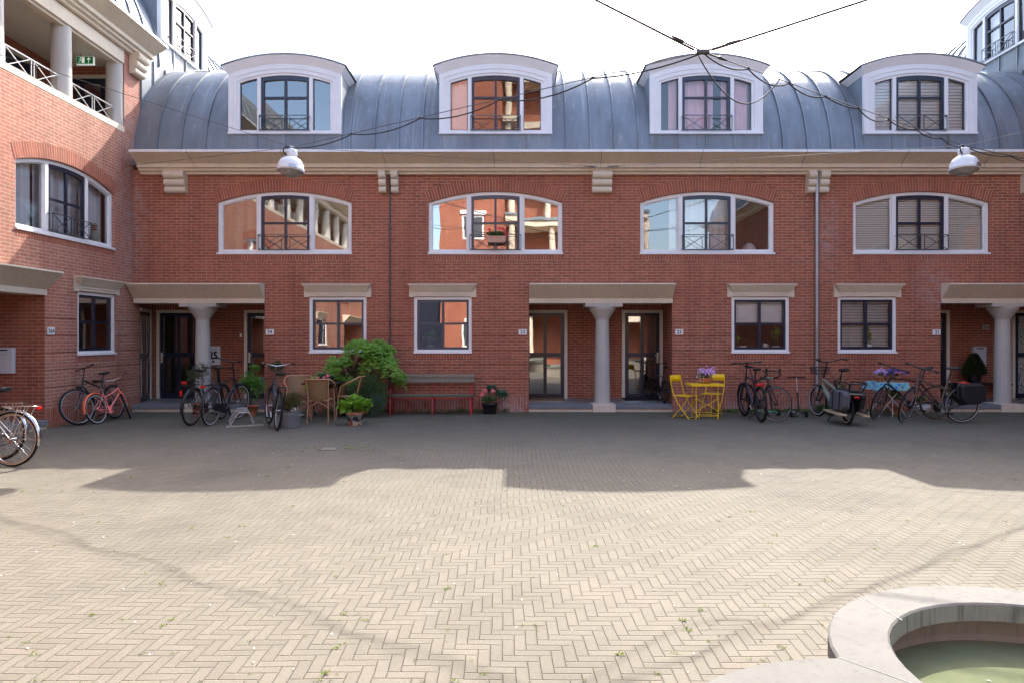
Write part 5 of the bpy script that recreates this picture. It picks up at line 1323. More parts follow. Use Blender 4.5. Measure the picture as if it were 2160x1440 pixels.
T = plant('topiary_ball', 'grey green clipped ball tree on a bare stem behind the silver handlebar', 'potted plant', -5.06, 14.62)
bush(T, 'crown', 'leaf_olive', (0, 0, .98), (.155, .14, .17), 1300, .03, .018, .2, .35, 8); stems(T, (0, 0, .2), [(0, 0, .95)], .012, name='trunk'); pot(T, .10, .13, .22, 'terracotta')
T = plant('leafy_shrub', 'fresh green round leaved shrub in a pot at the porch edge of 24', 'potted plant', -5.46, 14.30)
pot(T, .10, .14, .22, 'terracotta'); bush(T, 'foliage', 'leaf_fresh', (0, 0, .58), (.26, .18, .38), 1000, .05, .04, .2, .4, 18, .2); stems(T, (0, 0, .15), [(rnd.uniform(-.2, .2), rnd.uniform(-.12, .12), rnd.uniform(.4, .95)) for i in range(9)], .006)
bush(T, 'upper_foliage', 'leaf_fresh', (.06, 0, .98), (.09, .08, .10), 160, .05, .04, .3, .4, 4)
T = plant('oleander', 'thin narrow leaved potted shrub between the left column and the bicycles', 'potted plant', -6.58, 14.35)
pot(T, .11, .15, .25, 'terracotta'); bush(T, 'foliage', 'leaf_olive', (0, 0, .75), (.24, .16, .36), 420, .10, .018, .5, .5, 12, .25); stems(T, (0, 0, .2), [(rnd.uniform(-.2, .2), rnd.uniform(-.12, .12), rnd.uniform(.5, 1.05)) for i in range(9)], .005)
T = plant('wall_shrub', 'sparse dull green shrub on the wall behind the longtail saddle', 'shrub', 6.98, 14.66)
bush(T, 'foliage', 'leaf_olive', (0, 0, .45), (.34, .14, .42), 700, .045, .022, .3, .5, 14, .02); stems(T, (0, 0, 0), [(rnd.uniform(-.3, .3), rnd.uniform(-.1, .1), rnd.uniform(.4, .85)) for i in range(10)], .006)
bush(T, 'low_foliage', 'leaf_mid', (-.25, -.05, .10), (.38, .14, .12), 500, .06, .035, .3, .5, 9, .01)
# porch conifer on its shelf
T = thing('wall_bench', 'dark wooden shelf bench in the right porch, under the conifer pot', 'bench', (11.2, 16.3, .16))
b = MB(); b.box(-.75, .62, -.2, .24, .34, .38); b.build('seat', 'dark_wood', T, bev=.004); b = MB(); b.box(-.66, -.62, -.15, .2, 0, .34); b.build('leg', 'dark_wood', T); b = MB(); b.box(.5, .54, -.15, .2, 0, .34); b.build('leg', 'dark_wood', T)
T = plant('potted_conifer', 'small dark conifer in a round black pot on the porch shelf', 'potted plant', 10.98, 16.22, .54)
b = MB(); b.lathe([(.09, 0), (.13, .06), (.145, .14), (.14, .20), (.15, .205), (.15, .215), (.13, .215)], n=24); b.build('pot', 'dark_pot', T)
b = MB()
for i in range(5600):
    h = rnd.random()**1.1; z = .20+h*.50; r_ = (.245*(1-h)**.62+.01)*(.55+.45*rnd.random()**.4)*(1+.15*math.sin(h*30+i)); 
    if h < .12: r_ *= .75+2*h
    a = rnd.random()*6.283; p = Vector((r_*math.cos(a), r_*math.sin(a)*.9, z)); leaf(b, p, Vector((math.cos(a), math.sin(a), .5))+rv(.3), Vector((0, 0, 1))+rv(.4), .045, .014)
b.build('foliage', 'leaf_conifer', T); stems(T, (0, 0, .15), [(0, 0, .6)], .014, name='trunk')

# mailboxes
def mailbox(label, x, y, z, w=.30, h=.44):
    T = thing('mailbox', label, 'mailbox', (x, y, z), group='white letter boxes on porch walls'); b = MB(); b.box(-w/2, w/2, -.09, 0, -h/2, h/2); b.build('box', 'mail_white', T, bev=.006)
    b = MB(); b.box(-w/2-.003, w/2+.003, -.098, .0, h/2-.085, h/2+.006); f = b.build('lid', 'mail_white', T, bev=.005)
    b = MB(); b.box(-.09, .09, -.1, -.097, h/2-.05, h/2-.025); b.build('slot', 'ink', f); b = MB(); b.box(-.07, .07, -.093, -.0895, h/2-.125, h/2-.10); b.build('name_plate', 'bone', T)
    b = MB(); b.lathe([(.010, -.094), (.010, -.088)], (-w/2+.045, 0, -.02), 10, axis='y'); b.build('lock', 'ink', T); return T
mailbox('white letter box on the shaded porch wall at the far left edge', -9.01, 12.165, 1.215, .33, .45)
mailbox('white letter box above the conifer in the right porch', (2061.5-1080)*16.57/1440, 16.565, 1.17, .31, .46)
# mats
T = thing('doormat', 'brown coir doormat before door 23', 'doormat', (.82, 16.25, .164)); b = MB(); b.box(-.42, .42, -.22, .22, 0, .022); b.build('mat', 'coir', T, bev=.004)
T = thing('doormat', 'black rubber doormat before door 22', 'doormat', (3.1, 16.22, .164)); b = MB(); b.box(-.45, .40, -.26, .24, 0, .02); b.build('mat', 'rubber', T, bev=.004)

# bench against 23
T = thing('park_bench', 'long weathered wooden bench with red metal frame under the window of 23', 'bench', (bx(916), 14.62, 0))
hw = .895
def slat(name, y, z, w, h, mat): b = MB(); b.box(-hw, hw, y-w/2, y+w/2, z-h/2, z+h/2); return b.build(name, mat, T, bev=.006)
slat('seat_slat', -.22, .40, .115, .045, 'green_wood'); slat('seat_slat', -.09, .40, .115, .045, 'old_wood'); slat('seat_slat', .04, .395, .115, .045, 'green_wood')
slat('back_slat', .245, .80, .04, .075, 'old_wood'); slat('back_slat', .21, .70, .04, .09, 'old_wood')
for x in (-.86, .03, .84):
    b = MB(); b.tube([(x, -.26, 0), (x, -.25, .36), (x, -.15, .37), (x, .08, .36), (x, .20, .40), (x, .245, .62), (x, .285, .82)], .017, 8)
    if x != .03: b.tube([(x, .22, 0), (x, .18, .38)], .017, 8); b.tube([(x, -.25, .36), (x, -.27, .52), (x, -.22, .58), (x, .22, .55)], .015, 8)
    else: b.tube([(x, .22, 0), (x, .18, .38)], .015, 8)
    b.build('frame', 'red_paint', T)
b = MB(); b.tube([(-.86, -.24, .345), (.84, -.24, .345)], .014, 7); b.tube([(-.86, .2, .36), (.84, .2, .36)], .012, 7); b.build('rail', 'red_paint', T)

# rattan set
def rattan_chair(label, x, y, rot):
    T = thing('rattan_chair', label, 'chair', (x, y, 0), (0, 0, R(rot)), 'rattan cafe chairs')
    # local: faces +y; back at -y
    def arcp(z, r0, a0, a1, n=12, sy=.9): return [(r0*math.sin(R(a0+(a1-a0)*i/n)), -r0*sy*math.cos(R(a0+(a1-a0)*i/n)), z) for i in range(n+1)]
    b = MB(); v = []; f = []; n = 14; zs = [.44, .55, .68, .80]
    for j, z in enumerate(zs):
        r0 = .235+.035*j/3
        for i in range(n+1):
            a = R(-48+96*i/n); v.append((r0*math.sin(a), -r0*.92*math.cos(a)-.02*j, z+(.03*math.cos(a*1.6) if j == 3 else 0)))
    for j in range(3):
        for i in range(n): f.append((j*(n+1)+i, j*(n+1)+i+1, (j+1)*(n+1)+i+1, (j+1)*(n+1)+i))
    b.add(v, f, 0, True); b.add([(p[0]*.97, p[1]*.96+.004, p[2]) for p in v], f, 0, True); b.build('backrest', 'rattan', T)
    b = MB(); b.lathe([(.0005, .455), (.20, .46), (.228, .445), (.225, .42), (.0005, .415)], (0, .02, 0), 22); b.build('seat', 'rattan', T)
    b = MB(); top = []
    for i in range(21):
        a = R(-128+256*i/20); k = max(0, (abs(math.degrees(a))-50)/78); top.append((.285*math.sin(a), -.27*math.cos(a)-.05+.02*k, .835-.19*k))
    b.tube(top, .016, 7)
    for s in (-1, 1):
        b.tube([(s*.27*math.sin(R(50)), -.25, .82), (s*.185, -.17, .44), (s*.20, -.24, 0)], [.013, .015, .014], 7)
        b.tube([tuple(top[0 if s < 0 else -1]), (s*.225, .19, .44), (s*.225, .235, 0)], [.015, .015, .014], 7)
        b.tube([(s*.19, -.20, .30), (0, -.19, .41)], .010, 6); b.tube([(s*.215, .2, .28), (0, .2, .40)], .010, 6)
    b.tube([(-.20, -.18, .425), (.20, -.18, .425)], .011, 6); b.build('frame', 'cane', T)
    return T
rattan_chair('brown rattan cafe chair seen from behind, in front of the folding table', -3.70, 13.18, 3)
rattan_chair('brown rattan cafe chair facing the camera behind the tub plant', -4.36, 13.95, 196)
rattan_chair('brown rattan cafe chair at the right of the folding table, beside the shrub', -3.32, 13.95, 95)
T = thing('folding_table', 'dark slatted folding table between the rattan chairs', 'table', (-3.82, 13.85, 0))
for k in range(7): b = MB(); b.box(-.36, .36, -.30+.088*k, -.30+.088*k+.07, .705, .725); b.build('slat', 'dark_wood', T, bev=.003)
b = MB()
for x in (-.28, .28):
    b.bar((x, -.28, .02), (x*.92, .26, .70), .014, .03); b.bar((x*.9, .28, .02), (x*.84, -.26, .70), .014, .03)
b.bar((-.36, -.3, .70), (.36, -.3, .70), .02, .02); b.bar((-.36, .3, .70), (.36, .3, .70), .02, .02); b.build('legs', 'black_metal', T)
T = plant('flower_bowl', 'dark bowl of pink flowers on the folding table', 'flower bowl', -3.78, 13.80, .727)
b = MB(); b.lathe([(.07, 0), (.14, .04), (.175, .085), (.165, .085), (.12, .05)], n=22); b.build('bowl', 'dark_pot', T); bush(T, 'foliage', 'leaf_blue', (0, 0, .10), (.18, .14, .08), 700, .045, .014, .4, .5, 8, .06)
for cx, cz in ((-.12, .09), (.01, .10), (.09, .14)): flowers(T, [(cx+rnd.uniform(-.02, .02), -.12+rnd.uniform(-.03, .03), cz+rnd.uniform(-.015, .015)) for i in range(6)], .026, 'petal_pink', 'flower_head')
b = MB(); b.tube([(.1, 0, .08), (.2, -.02, .16), (.27, -.03, .24)], .004, 4); b.build('stem', 'leaf_mid', T); bush(T, 'sprig', 'leaf_bright', (.25, -.03, .22), (.06, .04, .07), 40, .045, .03, .4, .5)

# bike rack
T = thing('bike_rack', 'low galvanised three slot bicycle rack on the pavement', 'bike rack', (-5.02, 12.75, 0), (0, 0, R(24)))
b = MB(); 
for y in (-.33, .33): pass
b.bar((-.30, -.28, .015), (.34, -.28, .015), .04, .028); b.bar((.17, -.28, .016), (.17, .85, .016), .03, .026); b.bar((-.22, -.28, .016), (-.22, .85, .016), .03, .026); b.build('base', 'galv_frame', T)
for y in (-.25, .18, .60):
    for o in (-.04, .04):
        b = MB(); b.tube([(-.24, y+o, .02), (-.11, y+o, .235), (-.08, y+o, .255), (.06, y+o, .255), (.10, y+o, .235), (.19, y+o, .02)], .0095, 7); b.build('hoop', 'galv_frame', T)

# yellow bistro set
def yellow_chair(label, x, y, rot):
    T = thing('folding_chair', label, 'chair', (x, y, 0), (0, 0, R(rot)), 'yellow folding chairs')   # faces +x
    b = MB(); v = []
    for i in range(7):
        t = -1+2*i/6
        for z in (.72, .86): v.append((-.225-.03*(1-t*t)-(z-.72)*.12, .185*t, z))
    b.add(v, [(2*i, 2*i+2, 2*i+3, 2*i+1) for i in range(6)], 0, True); o = b.build('backrest', 'yellow_paint', T); m = o.modifiers.new('thick', 'SOLIDIFY'); m.thickness = .012
    b = MB(); b.box(-.18, .20, -.19, .19, .448, .462); b.build('seat', 'yellow_paint', T, bev=.01)
    for s in (-1, 1):
        b = MB(); y_ = s*.195
        b.tube([(-.235, y_*.93, .86), (-.22, y_, .70), (-.17, y_, .52), (-.05, y_, .30), (.20, y_, .0)], .010, 6); b.build('leg', 'yellow_paint', T)
        b = MB(); y_ = s*.17; b.tube([(.17, y_, .445), (.03, y_, .24), (-.20, y_, .0)], .010, 6); b.build('leg', 'yellow_paint', T)
    b = MB(); b.tube([(-.175, -.17, .03), (-.175, .17, .03)], .007, 5); b.tube([(.175, -.195, .03), (.175, .195, .03)], .007, 5); b.build('crossbar', 'yellow_paint', T)
    return T
yellow_chair('yellow folding chair at the left end of the yellow table', 3.52, 13.85, -46)
yellow_chair('yellow folding chair at the right end of the yellow table, facing outwards', 4.18, 14.30, 232)
T = thing('bistro_table', 'small yellow folding metal table with a flower bowl, before house 22', 'table', (3.89, 13.78, 0))
b = MB(); b.box(-.325, .325, -.25, .25, .69, .702); b.box(-.325, .325, -.25, -.24, .66, .69); b.box(-.325, -.315, -.24, .25, .66, .69); b.box(.315, .325, -.24, .25, .66, .69); b.box(-.325, .325, .245, .25, .66, .69); b.build('table_top', 'yellow_paint', T, bev=.004)
for x in (-.22, .215):
    b = MB(); b.tube([(x, -.17, .68), (x, -.19, .05), (x-.012, -.21, .01), (x-.035, -.23, .008)], .009, 6); b.build('leg', 'yellow_paint', T)
    b = MB(); b.tube([(x*.9, .2, .68), (x*.9, .22, .01)], .008, 6); b.build('leg', 'yellow_paint', T)
b = MB()
for a, c in (((-.22, .42), (-.03, .30)), ((.215, .42), (.03, .30)), ((-.22, .16), (-.03, .28)), ((.215, .16), (.03, .28))): b.tube([(a[0], -.18, a[1]), (c[0], -.185, c[1])], .007, 5)
b.tube([(-.03, -.185, .30), (.03, -.185, .28)], .009, 5); b.tube([(-.22, -.185, .07), (.215, -.185, .07)], .007, 5); b.tube([(-.2, .21, .10), (.195, .21, .10)], .007, 5); b.build('brace', 'yellow_paint', T)
T = plant('flower_bowl', 'orange terracotta bowl of violet flowers on the yellow table', 'flower bowl', 3.92, 13.80, .703)
b = MB(); b.lathe([(.07, 0), (.115, .04), (.135, .10), (.14, .115), (.125, .115), (.10, .07)], n=24); b.build('bowl', 'terracotta', T); bush(T, 'foliage', 'leaf_olive', (-.02, 0, .16), (.17, .13, .10), 700, .04, .014, .6, .5, 8, .1)
flowers(T, [(rnd.gauss(.03, .075), rnd.gauss(-.03, .06), .24+rnd.gauss(0, .04)) for i in range(110)], .022, 'petal_violet'); flowers(T, [(rnd.gauss(-.13, .04), rnd.gauss(-.05, .05), .15+rnd.gauss(0, .05)) for i in range(26)], .014, 'petal_white')

# scooters
def scooter(label, x, y, rot, hmat, deck, bar=.98, sc=1.0):
    T = thing('kick_scooter', label, 'scooter', (x, y, 0), (0, 0, R(rot)), 'kick scooters by the wall')    # local: front -y
    b = MB(); b.box(-.055, .055, -.05, .32, .065, .085); b.build('deck', deck, T, bev=.01)
    b = MB(); b.tube([(0, -.10, .11), (0, -.03, .50*sc)], .019, 8); lo = b.build('steering_column', 'black_metal', T); b = MB(); b.tube([(0, -.03, .50*sc), (0, .015, .80*sc)], .013, 8); b.build('upper_tube', 'alloy' if deck != 'mint' else 'black_metal', lo)
    b = MB(); b.tube([(-.19, .015, .80*sc), (.19, .015, .80*sc)], .015, 8); b.build('handlebar', hmat, T)
    b = MB(); b.tube([(-.15, -.10, .06), (-.08, -.10, .09), (0, -.10, .11), (.08, -.10, .09), (.15, -.10, .06)], .016, 6); b.build('front_axle', 'black_plastic' if deck != 'mint' else 'mint', T)
    for x_, y_, r_ in ((-.155, -.10, .062), (.155, -.10, .062), (0, .36, .042)):
        b = MB(); b.lathe([(r_*.5, -.015), (r_, -.013), (r_, .013), (r_*.5, .015)], (x_, y_, r_), 18, axis='x'); b.build('wheel', 'rubber', T)
    return T
scooter('mint green kick scooter on the ground behind the racing bicycle', 5.36, 14.25, 20, 'mint', 'mint', sc=.98)
scooter('black kick scooter with silver tube standing right of the racing bicycle', 5.86, 14.05, 2, 'black_plastic', 'jug_green', sc=1.02)

# table with blue cloth
T = thing('side_table', 'small table on thin white crossed legs under the blue cloth', 'table', (7.82, 14.25, 0)); b = MB(); b.box(-.30, .30, -.28, .28, .68, .70); b.build('table_top', 'bone', T)
for s in (-1, 1):
    b = MB(); b.tube([(-.26, s*.22, .68), (.26, s*.22, .05), (.27, s*.22, .0)], .009, 6); b.tube([(.26, s*.20, .68), (-.26, s*.20, .05), (-.27, s*.20, .0)], .009, 6); b.build('leg', 'bone', T)
b = MB(); b.tube([(0, -.22, .36), (0, .22, .36)], .007, 5); b.tube([(-.02, -.26, .40), (-.03, -.27, .0)], .008, 5); b.build('brace', 'bone', T)
T = thing('tablecloth', 'blue and turquoise patterned cloth hanging over the small table', 'tablecloth', (7.82, 14.25, .704))
b = MB(); n = 26; v = []; f = []
for i in range(n+1):
    for j in range(n+1):
        u, w = -.44+.88*i/n, -.42+.84*j/n; ex, ey = max(0, abs(u)-.30), max(0, abs(w)-.28); e = ex+ey
        x, y = max(-.30, min(.30, u))+math.copysign(min(.05, ex*.35)+.018*math.sin(w*22)*min(1, ex*12), u), max(-.28, min(.28, w))+math.copysign(min(.04, ey*.3)+.02*math.sin(u*26)*min(1, ey*12), w)
        v.append((x, y, -math.hypot(ex, ey)*(1.05+.12*math.sin(u*9))+.002))
for i in range(n):
    for j in range(n): f.append((i*(n+1)+j, (i+1)*(n+1)+j, (i+1)*(n+1)+j+1, i*(n+1)+j+1))
b.add(v, f, 0, True); b.build('cloth', 'blue_cloth', T)
for x, y, mt, lb, h in ((-.19, -.1, 'petal_lilac', 'terracotta pot of lilac petunias, leftmost on the blue cloth', .12), (0.02, -.05, 'petal_blue', 'terracotta pot of dark blue petunias, middle of the blue cloth', .10), (.19, -.08, 'petal_blue', 'terracotta pot of blue and pink petunias, rightmost on the blue cloth', .11)):
    T = plant('flower_pot', lb, 'flower pot', 7.82+x, 14.25+y, .708, 'flower pots on the blue cloth'); pot(T, .06, .08, h, 'terracotta'); bush(T, 'foliage', 'leaf_mid', (0, 0, h+.04), (.11, .09, .06), 260, .035, .02, .4, .5, 5, h-.01)
    flowers(T, [(rnd.gauss(0, .06), rnd.gauss(-.03, .05), h+.09+rnd.gauss(0, .03)) for i in range(34)], .028, mt)
    if x != .02: flowers(T, [(rnd.gauss(.02, .05), rnd.gauss(-.06, .03), h+.07+rnd.gauss(0, .03)) for i in range(8)], .026, 'petal_pink' if x > 0 else 'petal_violet', 'accent_flowers')
for x, lb in ((8.18, 'terracotta pot on the ground behind the taupe front wheel'),):
    T = plant('flower_pot', lb, 'flower pot', x, 14.55, 0); pot(T, .08, .11, .2, 'terracotta'); bush(T, 'foliage', 'leaf_mid', (0, 0, .36), (.2, .14, .22), 420, .05, .03, .4, .5, 8, .18)
T = plant('planter', 'round off-white planter behind the taupe rear wheel', 'flower pot', 8.78, 14.62, 0); b = MB(); b.lathe([(.10, 0), (.15, .06), (.165, .14), (.15, .22), (.135, .22)], n=22); b.build('pot', 'bone', T); bush(T, 'foliage', 'leaf_mid', (0, 0, .28), (.16, .12, .10), 220, .045, .03, .4, .5, 5, .2)

# window box and window-sill things
T = plant('window_box', 'pink window box of red geraniums on the railing of the window above 23', 'window box', bx(1047.5), 14.86, 3.66)
b = MB(); b.add([(-.19, -.07, .02), (.19, -.07, .02), (.19, .07, .02), (-.19, .07, .02), (-.215, -.085, .15), (.215, -.085, .15), (.215, .085, .15), (-.215, .085, .15)], [(0, 1, 2, 3), (0, 1, 5, 4), (1, 2, 6, 5), (2, 3, 7, 6), (3, 0, 4, 7), (4, 5, 6, 7)]); b.build('box', 'terracotta_pink', T, bev=.008)
b = MB(); b.box(-.22, .22, -.09, .09, .135, .158); b.build('box_rim', 'terracotta_pink', T); b = MB(); b.bar((-.02, .0, -.13), (-.02, 0, .02), .05, .02); b.build('bracket', 'rail_steel', T)
bush(T, 'foliage', 'leaf_mid', (.0, 0, .20), (.21, .10, .07), 620, .035, .028, .2, .5, 9, .14)
for cx, cz in ((-.16, .30), (.05, .33), (.13, .31), (.17, .28), (.21, .20)): flowers(T, [(cx+rnd.gauss(0, .018), -.06+rnd.gauss(0, .02), cz+rnd.gauss(0, .018)) for i in range(10)], .02, 'petal_red', 'flower_head')
T = plant('window_plant', 'round leaved green plant behind the lower left pane of window 23', 'potted plant', bx(906), 15.19, 1.37); pot(T, .06, .08, .09, 'glazed_blue')
bush(T, 'foliage', 'leaf_bright', (0, 0, .26), (.16, .06, .14), 190, .075, .07, .1, .4, 8); stems(T, (0, 0, .08), [(rnd.uniform(-.12, .12), rnd.uniform(-.06, .06), rnd.uniform(.2, .36)) for i in range(9)], .004, 'leaf_mid')
T = plant('window_plant', 'tapering bright green herb in white pot behind the blinds of window 21', 'potted plant', bx(1838.5), 15.155, 1.40); pot(T, .055, .075, .06, 'plate_white')
bush(T, 'foliage', 'leaf_bright', (0, .0, .20), (.085, .04, .14), 260, .045, .028, .5, .4, 6, .05); bush(T, 'upper_foliage', 'leaf_bright', (.01, .0, .36), (.05, .03, .10), 120, .04, .025, .6, .4, 4)
for px, lb, mt, h in ((1558, 'spiky green houseplant at the left of the sill in window 22', 'leaf_bright', .2), (1575, 'pale leafy houseplant in white bowl on the sill of window 22', 'leaf_olive', .12), (1646, 'tall thin houseplant at the right end of the sill in window 22', 'leaf_bright', .36)):
    T = plant('window_plant', lb, 'potted plant', bx(px), 15.25, 1.36); pot(T, .05, .07, .08, 'plate_white' if px != 1558 else 'terracotta'); bush(T, 'foliage', mt, (0, 0, .08+h*.6), (.10, .07, h*.6), 150, .07, .02, .5, .5, 5)
T = plant('glass_jug', 'pale glass jug on the sill between the plants in window 22', 'jug', bx(1622), 15.22, 1.36); b = MB(); b.lathe([(.05, 0), (.065, .04), (.05, .10), (.045, .13)], n=16); b.build('body', 'lamp_white', T); b = MB(); b.tube([(.05, 0, .11), (.09, 0, .09), (.06, 0, .04)], .006, 5); b.build('handle', 'lamp_white', T)
T = plant('bowling_pin', 'striped skittle shaped ornament in the right light of the wing window', 'ornament', -8.52, 13.93, 3.53); b = MB(); b.lathe([(.06, 0), (.095, .06), (.09, .14), (.045, .26), (.04, .31), (.055, .36), (.045, .41), (.001, .43)], n=18); b.build('body', 'jug_green', T)
b = MB()
for z, r_ in ((.27, .046), (.31, .043), (.35, .054)): b.lathe([(r_, z), (r_+.004, z+.008), (r_, z+.02)], n=16)
b.build('stripes', 'reflector_red', T)
T = plant('table_lamp', 'white dome lamp standing behind the right light of the window above 22', 'lamp', bx(1600), 15.6, 3.47); b = MB(); b.lathe([(.16, .10), (.15, .17), (.11, .25), (.05, .30), (.001, .31)], n=20); b.build('shade', 'lamp_white', T); b = MB(); b.lathe([(.08, 0), (.015, .02), (.012, .24)], n=12); b.build('stand', 'alloy', T)

# ------------------------------------------------------------------ fountain
T = thing('stone_fountain', 'pale stone quatrefoil fountain basin with green water at the lower right', 'fountain', (1.895, 1.50, 0), (0, 0, R(-5)))
def quatre(ro, a=.77):
    pts = []
    cs = [(a, 0), (0, a), (-a, 0), (0, -a)]
    lim = math.acos(min(1, a/math.sqrt(2)/ro)) if ro > a/math.sqrt(2) else 0
    for k in range(4):
        base = k*90; half = 180-45-math.degrees(lim)
        # arc of circle k outside its neighbours
        t0 = math.degrees(math.asin(max(-1, min(1, (a/math.sqrt(2))/ro)))) 
        h = 180-(45+(90-t0)) if False else 135-(90-t0)
        n = 26
        for i in range(n):
            t = R(base-h+2*h*(i+.0)/(n-1)); pts.append((cs[k][0]+ro*math.cos(t), cs[k][1]+ro*math.sin(t)))
    return pts
RO, RI = .83, .62
def loftq(b, rings, mi, smooth=True):
    n = len(rings[0][0]); v = []; f = []
    for pts, z in rings: v += [(x, y, z) for x, y in pts]
    for i in range(len(rings)-1):
        for k in range(n): f.append((i*n+k, i*n+(k+1) % n, (i+1)*n+(k+1) % n, (i+1)*n+k))
    b.add(v, f, mi, smooth)
qo, qi = quatre(RO), quatre(RI)
b = MB(); e = quatre(RO-.008); ei = quatre(RI+.008)
loftq(b, [(qo, .42), (qo, .492), (e, .50), (ei, .50), (qi, .493), (qi, .425), (quatre(RI+.05), .425)], 0, False); b.build('coping', 'fountain_stone', T)
b = MB(); loftq(b, [(quatre(RO-.03), 0), (quatre(RO-.03), .42), (qo, .42)], 0, False); b.build('outer_wall', 'fountain_concrete', T)
b = MB(); loftq(b, [(quatre(RI-.002), .494), (quatre(RI-.002), .425)], 0, False); b.build('wet_edge', 'fountain_wet', T)
b = MB(); loftq(b, [(quatre(RI+.05), .425), (quatre(RI+.07), .34), (quatre(RI+.05), .2)], 0, False); b.build('inner_wall', 'fountain_concrete', T)
b = MB(); q = quatre(RI+.065); b.add([(x, y, .315) for x, y in q]+[(0, 0, .315)], [(i, (i+1) % len(q), len(q)) for i in range(len(q))]); b.build('water', 'water', T)
b = MB()
for i in range(46):
    a_, q_ = rnd.random()*6.28, rnd.uniform(.35, 1.22); x_, y_ = q_*math.cos(a_), q_*math.sin(a_)
    if min(math.hypot(x_-cx_, y_-cy_) for cx_, cy_ in ((.77, 0), (0, .77), (-.77, 0), (0, -.77))) < .6: leaf(b, Vector((x_, y_, .3175)), Vector((rnd.gauss(0, 1), rnd.gauss(0, 1), 0)), Vector((0, 0, 1)), rnd.uniform(.008, .03), rnd.uniform(.006, .016), 0, .02)
f_ = b.build('floating_leaves', 'leaf_olive', T); f_['kind'] = 'stuff'
b = MB()
for x, y in ((.02, .74), (-.745, .0), (.745, 0), (0, -.745)):
    b.lathe([(.028, .27), (.03, .318), (.018, .325), (.012, .345), (.001, .346)], (x, y, 0), 12)
b.build('nozzle', 'alloy', T)
b = MB(); b.lathe([(.10, .2), (.09, .40), (.05, .50), (.001, .52)], (.18, .30, 0), 16); b.build('spout', 'fountain_stone', T)
c = quatre(.83); c2 = quatre(.605)
for k, t in ((0, 25), (1, 25), (2, 25), (3, 25), (0, 13), (1, 8), (1, 18), (2, 13), (3, 13)):
    i = min(k*26+t, len(c)-1); p, q = Vector((*c[i], .5008)), Vector((*c2[i], .5008)); b = MB(); b.bar(p*1.0+(p-q)*.0, q, .005, .0012); b.build('joint', 'fountain_wet', T)

# ------------------------------------------------------------------ overhead wires and lamps
def wire(label, pts, r, mat='steel_wire', sag=0, name='overhead_wire', group='wires stretched over the court'):
    b = MB(); P_ = []
    for p, q in zip(pts, pts[1:]):
        p, q = Vector(p), Vector(q); n = 14
        for i in range(n+(1 if q == Vector(pts[-1]) else 0)):
            t = i/n; w = p.lerp(q, t); w.z -= sag*4*t*(1-t); P_.append(w)
    b.tube(P_, r, 6); o = b.build(name, mat); return tag(o, label, 'wire', group)
L1, L2 = at(617, 311, 11.5), at(2033, 308, 11.5); HUB = at(1483, 110, 7.8)
A1 = at(0, 116, 11.1); d = (A1-L1); wire('thin wire from the left lamp up to the wing above the canopy', [L1, L1+d*1.02], .0045)
wire('thin wire from the left lamp down to the inner corner of the facades', [L1, at(264, 351, 14.6)], .0045)
wire('thin wire from the left lamp to the cornice hook above door 23', [L1, at(1255, 352, 14.7)], .0045)
wire('thin wire from the right lamp to the cornice hook above the shared porch', [L2, at(1284, 352, 14.7)], .0045, 'wire_grey')
wire('pale thin wire from the right lamp to the right-hand wing', [L2, at(2500, 200, 12.5)], .0055, 'wire_grey')
wire('wire from the cable hub up to the left-hand wing roof', [HUB+Vector((-.1, 0, .02)), Vector((-8.25, 4.25, 8.2))], .014)
wire('wire from the cable hub up to the right-hand wing roof', [HUB+Vector((.1, 0, .02)), Vector((12.2, 6.7, 7.75))], .014)
wire('carrier wire from the cable hub down to the left lamp', [HUB, L1], .0055, sag=.0)
wire('carrier wire from the cable hub down to the right lamp', [HUB, L2], .0055)
wire('carrier wire from the right lamp on to the right-hand wing', [L2, at(2492, 405, 12.5)], .008)
def slack(label, a, b_, n, drop, r=.009):
    m = MB(); pts = []; k = 8; dr = [drop*rnd.uniform(.4, 1.3) for i in range(n)]
    for i in range(n*k+1):
        t = i/(n*k); w = a.lerp(b_, t); f_ = (i % k)/k; w.z -= dr[min(i//k, n-1)]*4*f_*(1-f_)+.012; pts.append(w)
    m.tube(pts, r, 6)
    for i in range(1, n): m.ball(tuple(a.lerp(b_, i/n)), .016, n=6, m=4)
    return tag(m.build('power_cable', 'cable'), label, 'cable', 'black lamp cables looped on the wires')
slack('black lamp cable looping below the wire from hub to left lamp', HUB, L1, 5, .09); slack('black lamp cable looping below the wire from hub to right lamp', HUB, L2, 8, .075); slack('black lamp cable running right from the right lamp', L2, at(2492, 405, 12.5), 5, .05)
m = MB(); a = HUB+Vector((-.05, 0, -.05)); e = HUB.lerp(L2, .22)
pts = [a.lerp(e, t)-Vector((0, 0, .42*math.sin(math.pi*t)**.9)) for t in [i/16 for i in range(17)]]; m.tube(pts, .008, 6); tag(m.build('power_cable', 'cable'), 'black cable hanging in one deep loop under the cable hub', 'cable', 'black lamp cables looped on the wires')
T = thing('cable_hub', 'grey steel junction plate with turnbuckles where the overhead wires cross', 'wire fitting', tuple(HUB))
b = MB(); b.box(-.075, .075, -.03, .03, -.025, .025); b.build('plate', 'steel_wire', T, bev=.01)
for dv in ((Vector((-8.25, 4.25, 8.2))-HUB), (Vector((12.2, 6.7, 7.75))-HUB), (L2-HUB)):
    dv = dv.normalized(); b = MB(); b.tube([dv*.06, dv*.26], .010, 6); b.tube([dv*.26, dv*.28, dv*.38, dv*.43], [.009, .020, .015, .008], 8); b.build('turnbuckle', 'steel_wire', T)
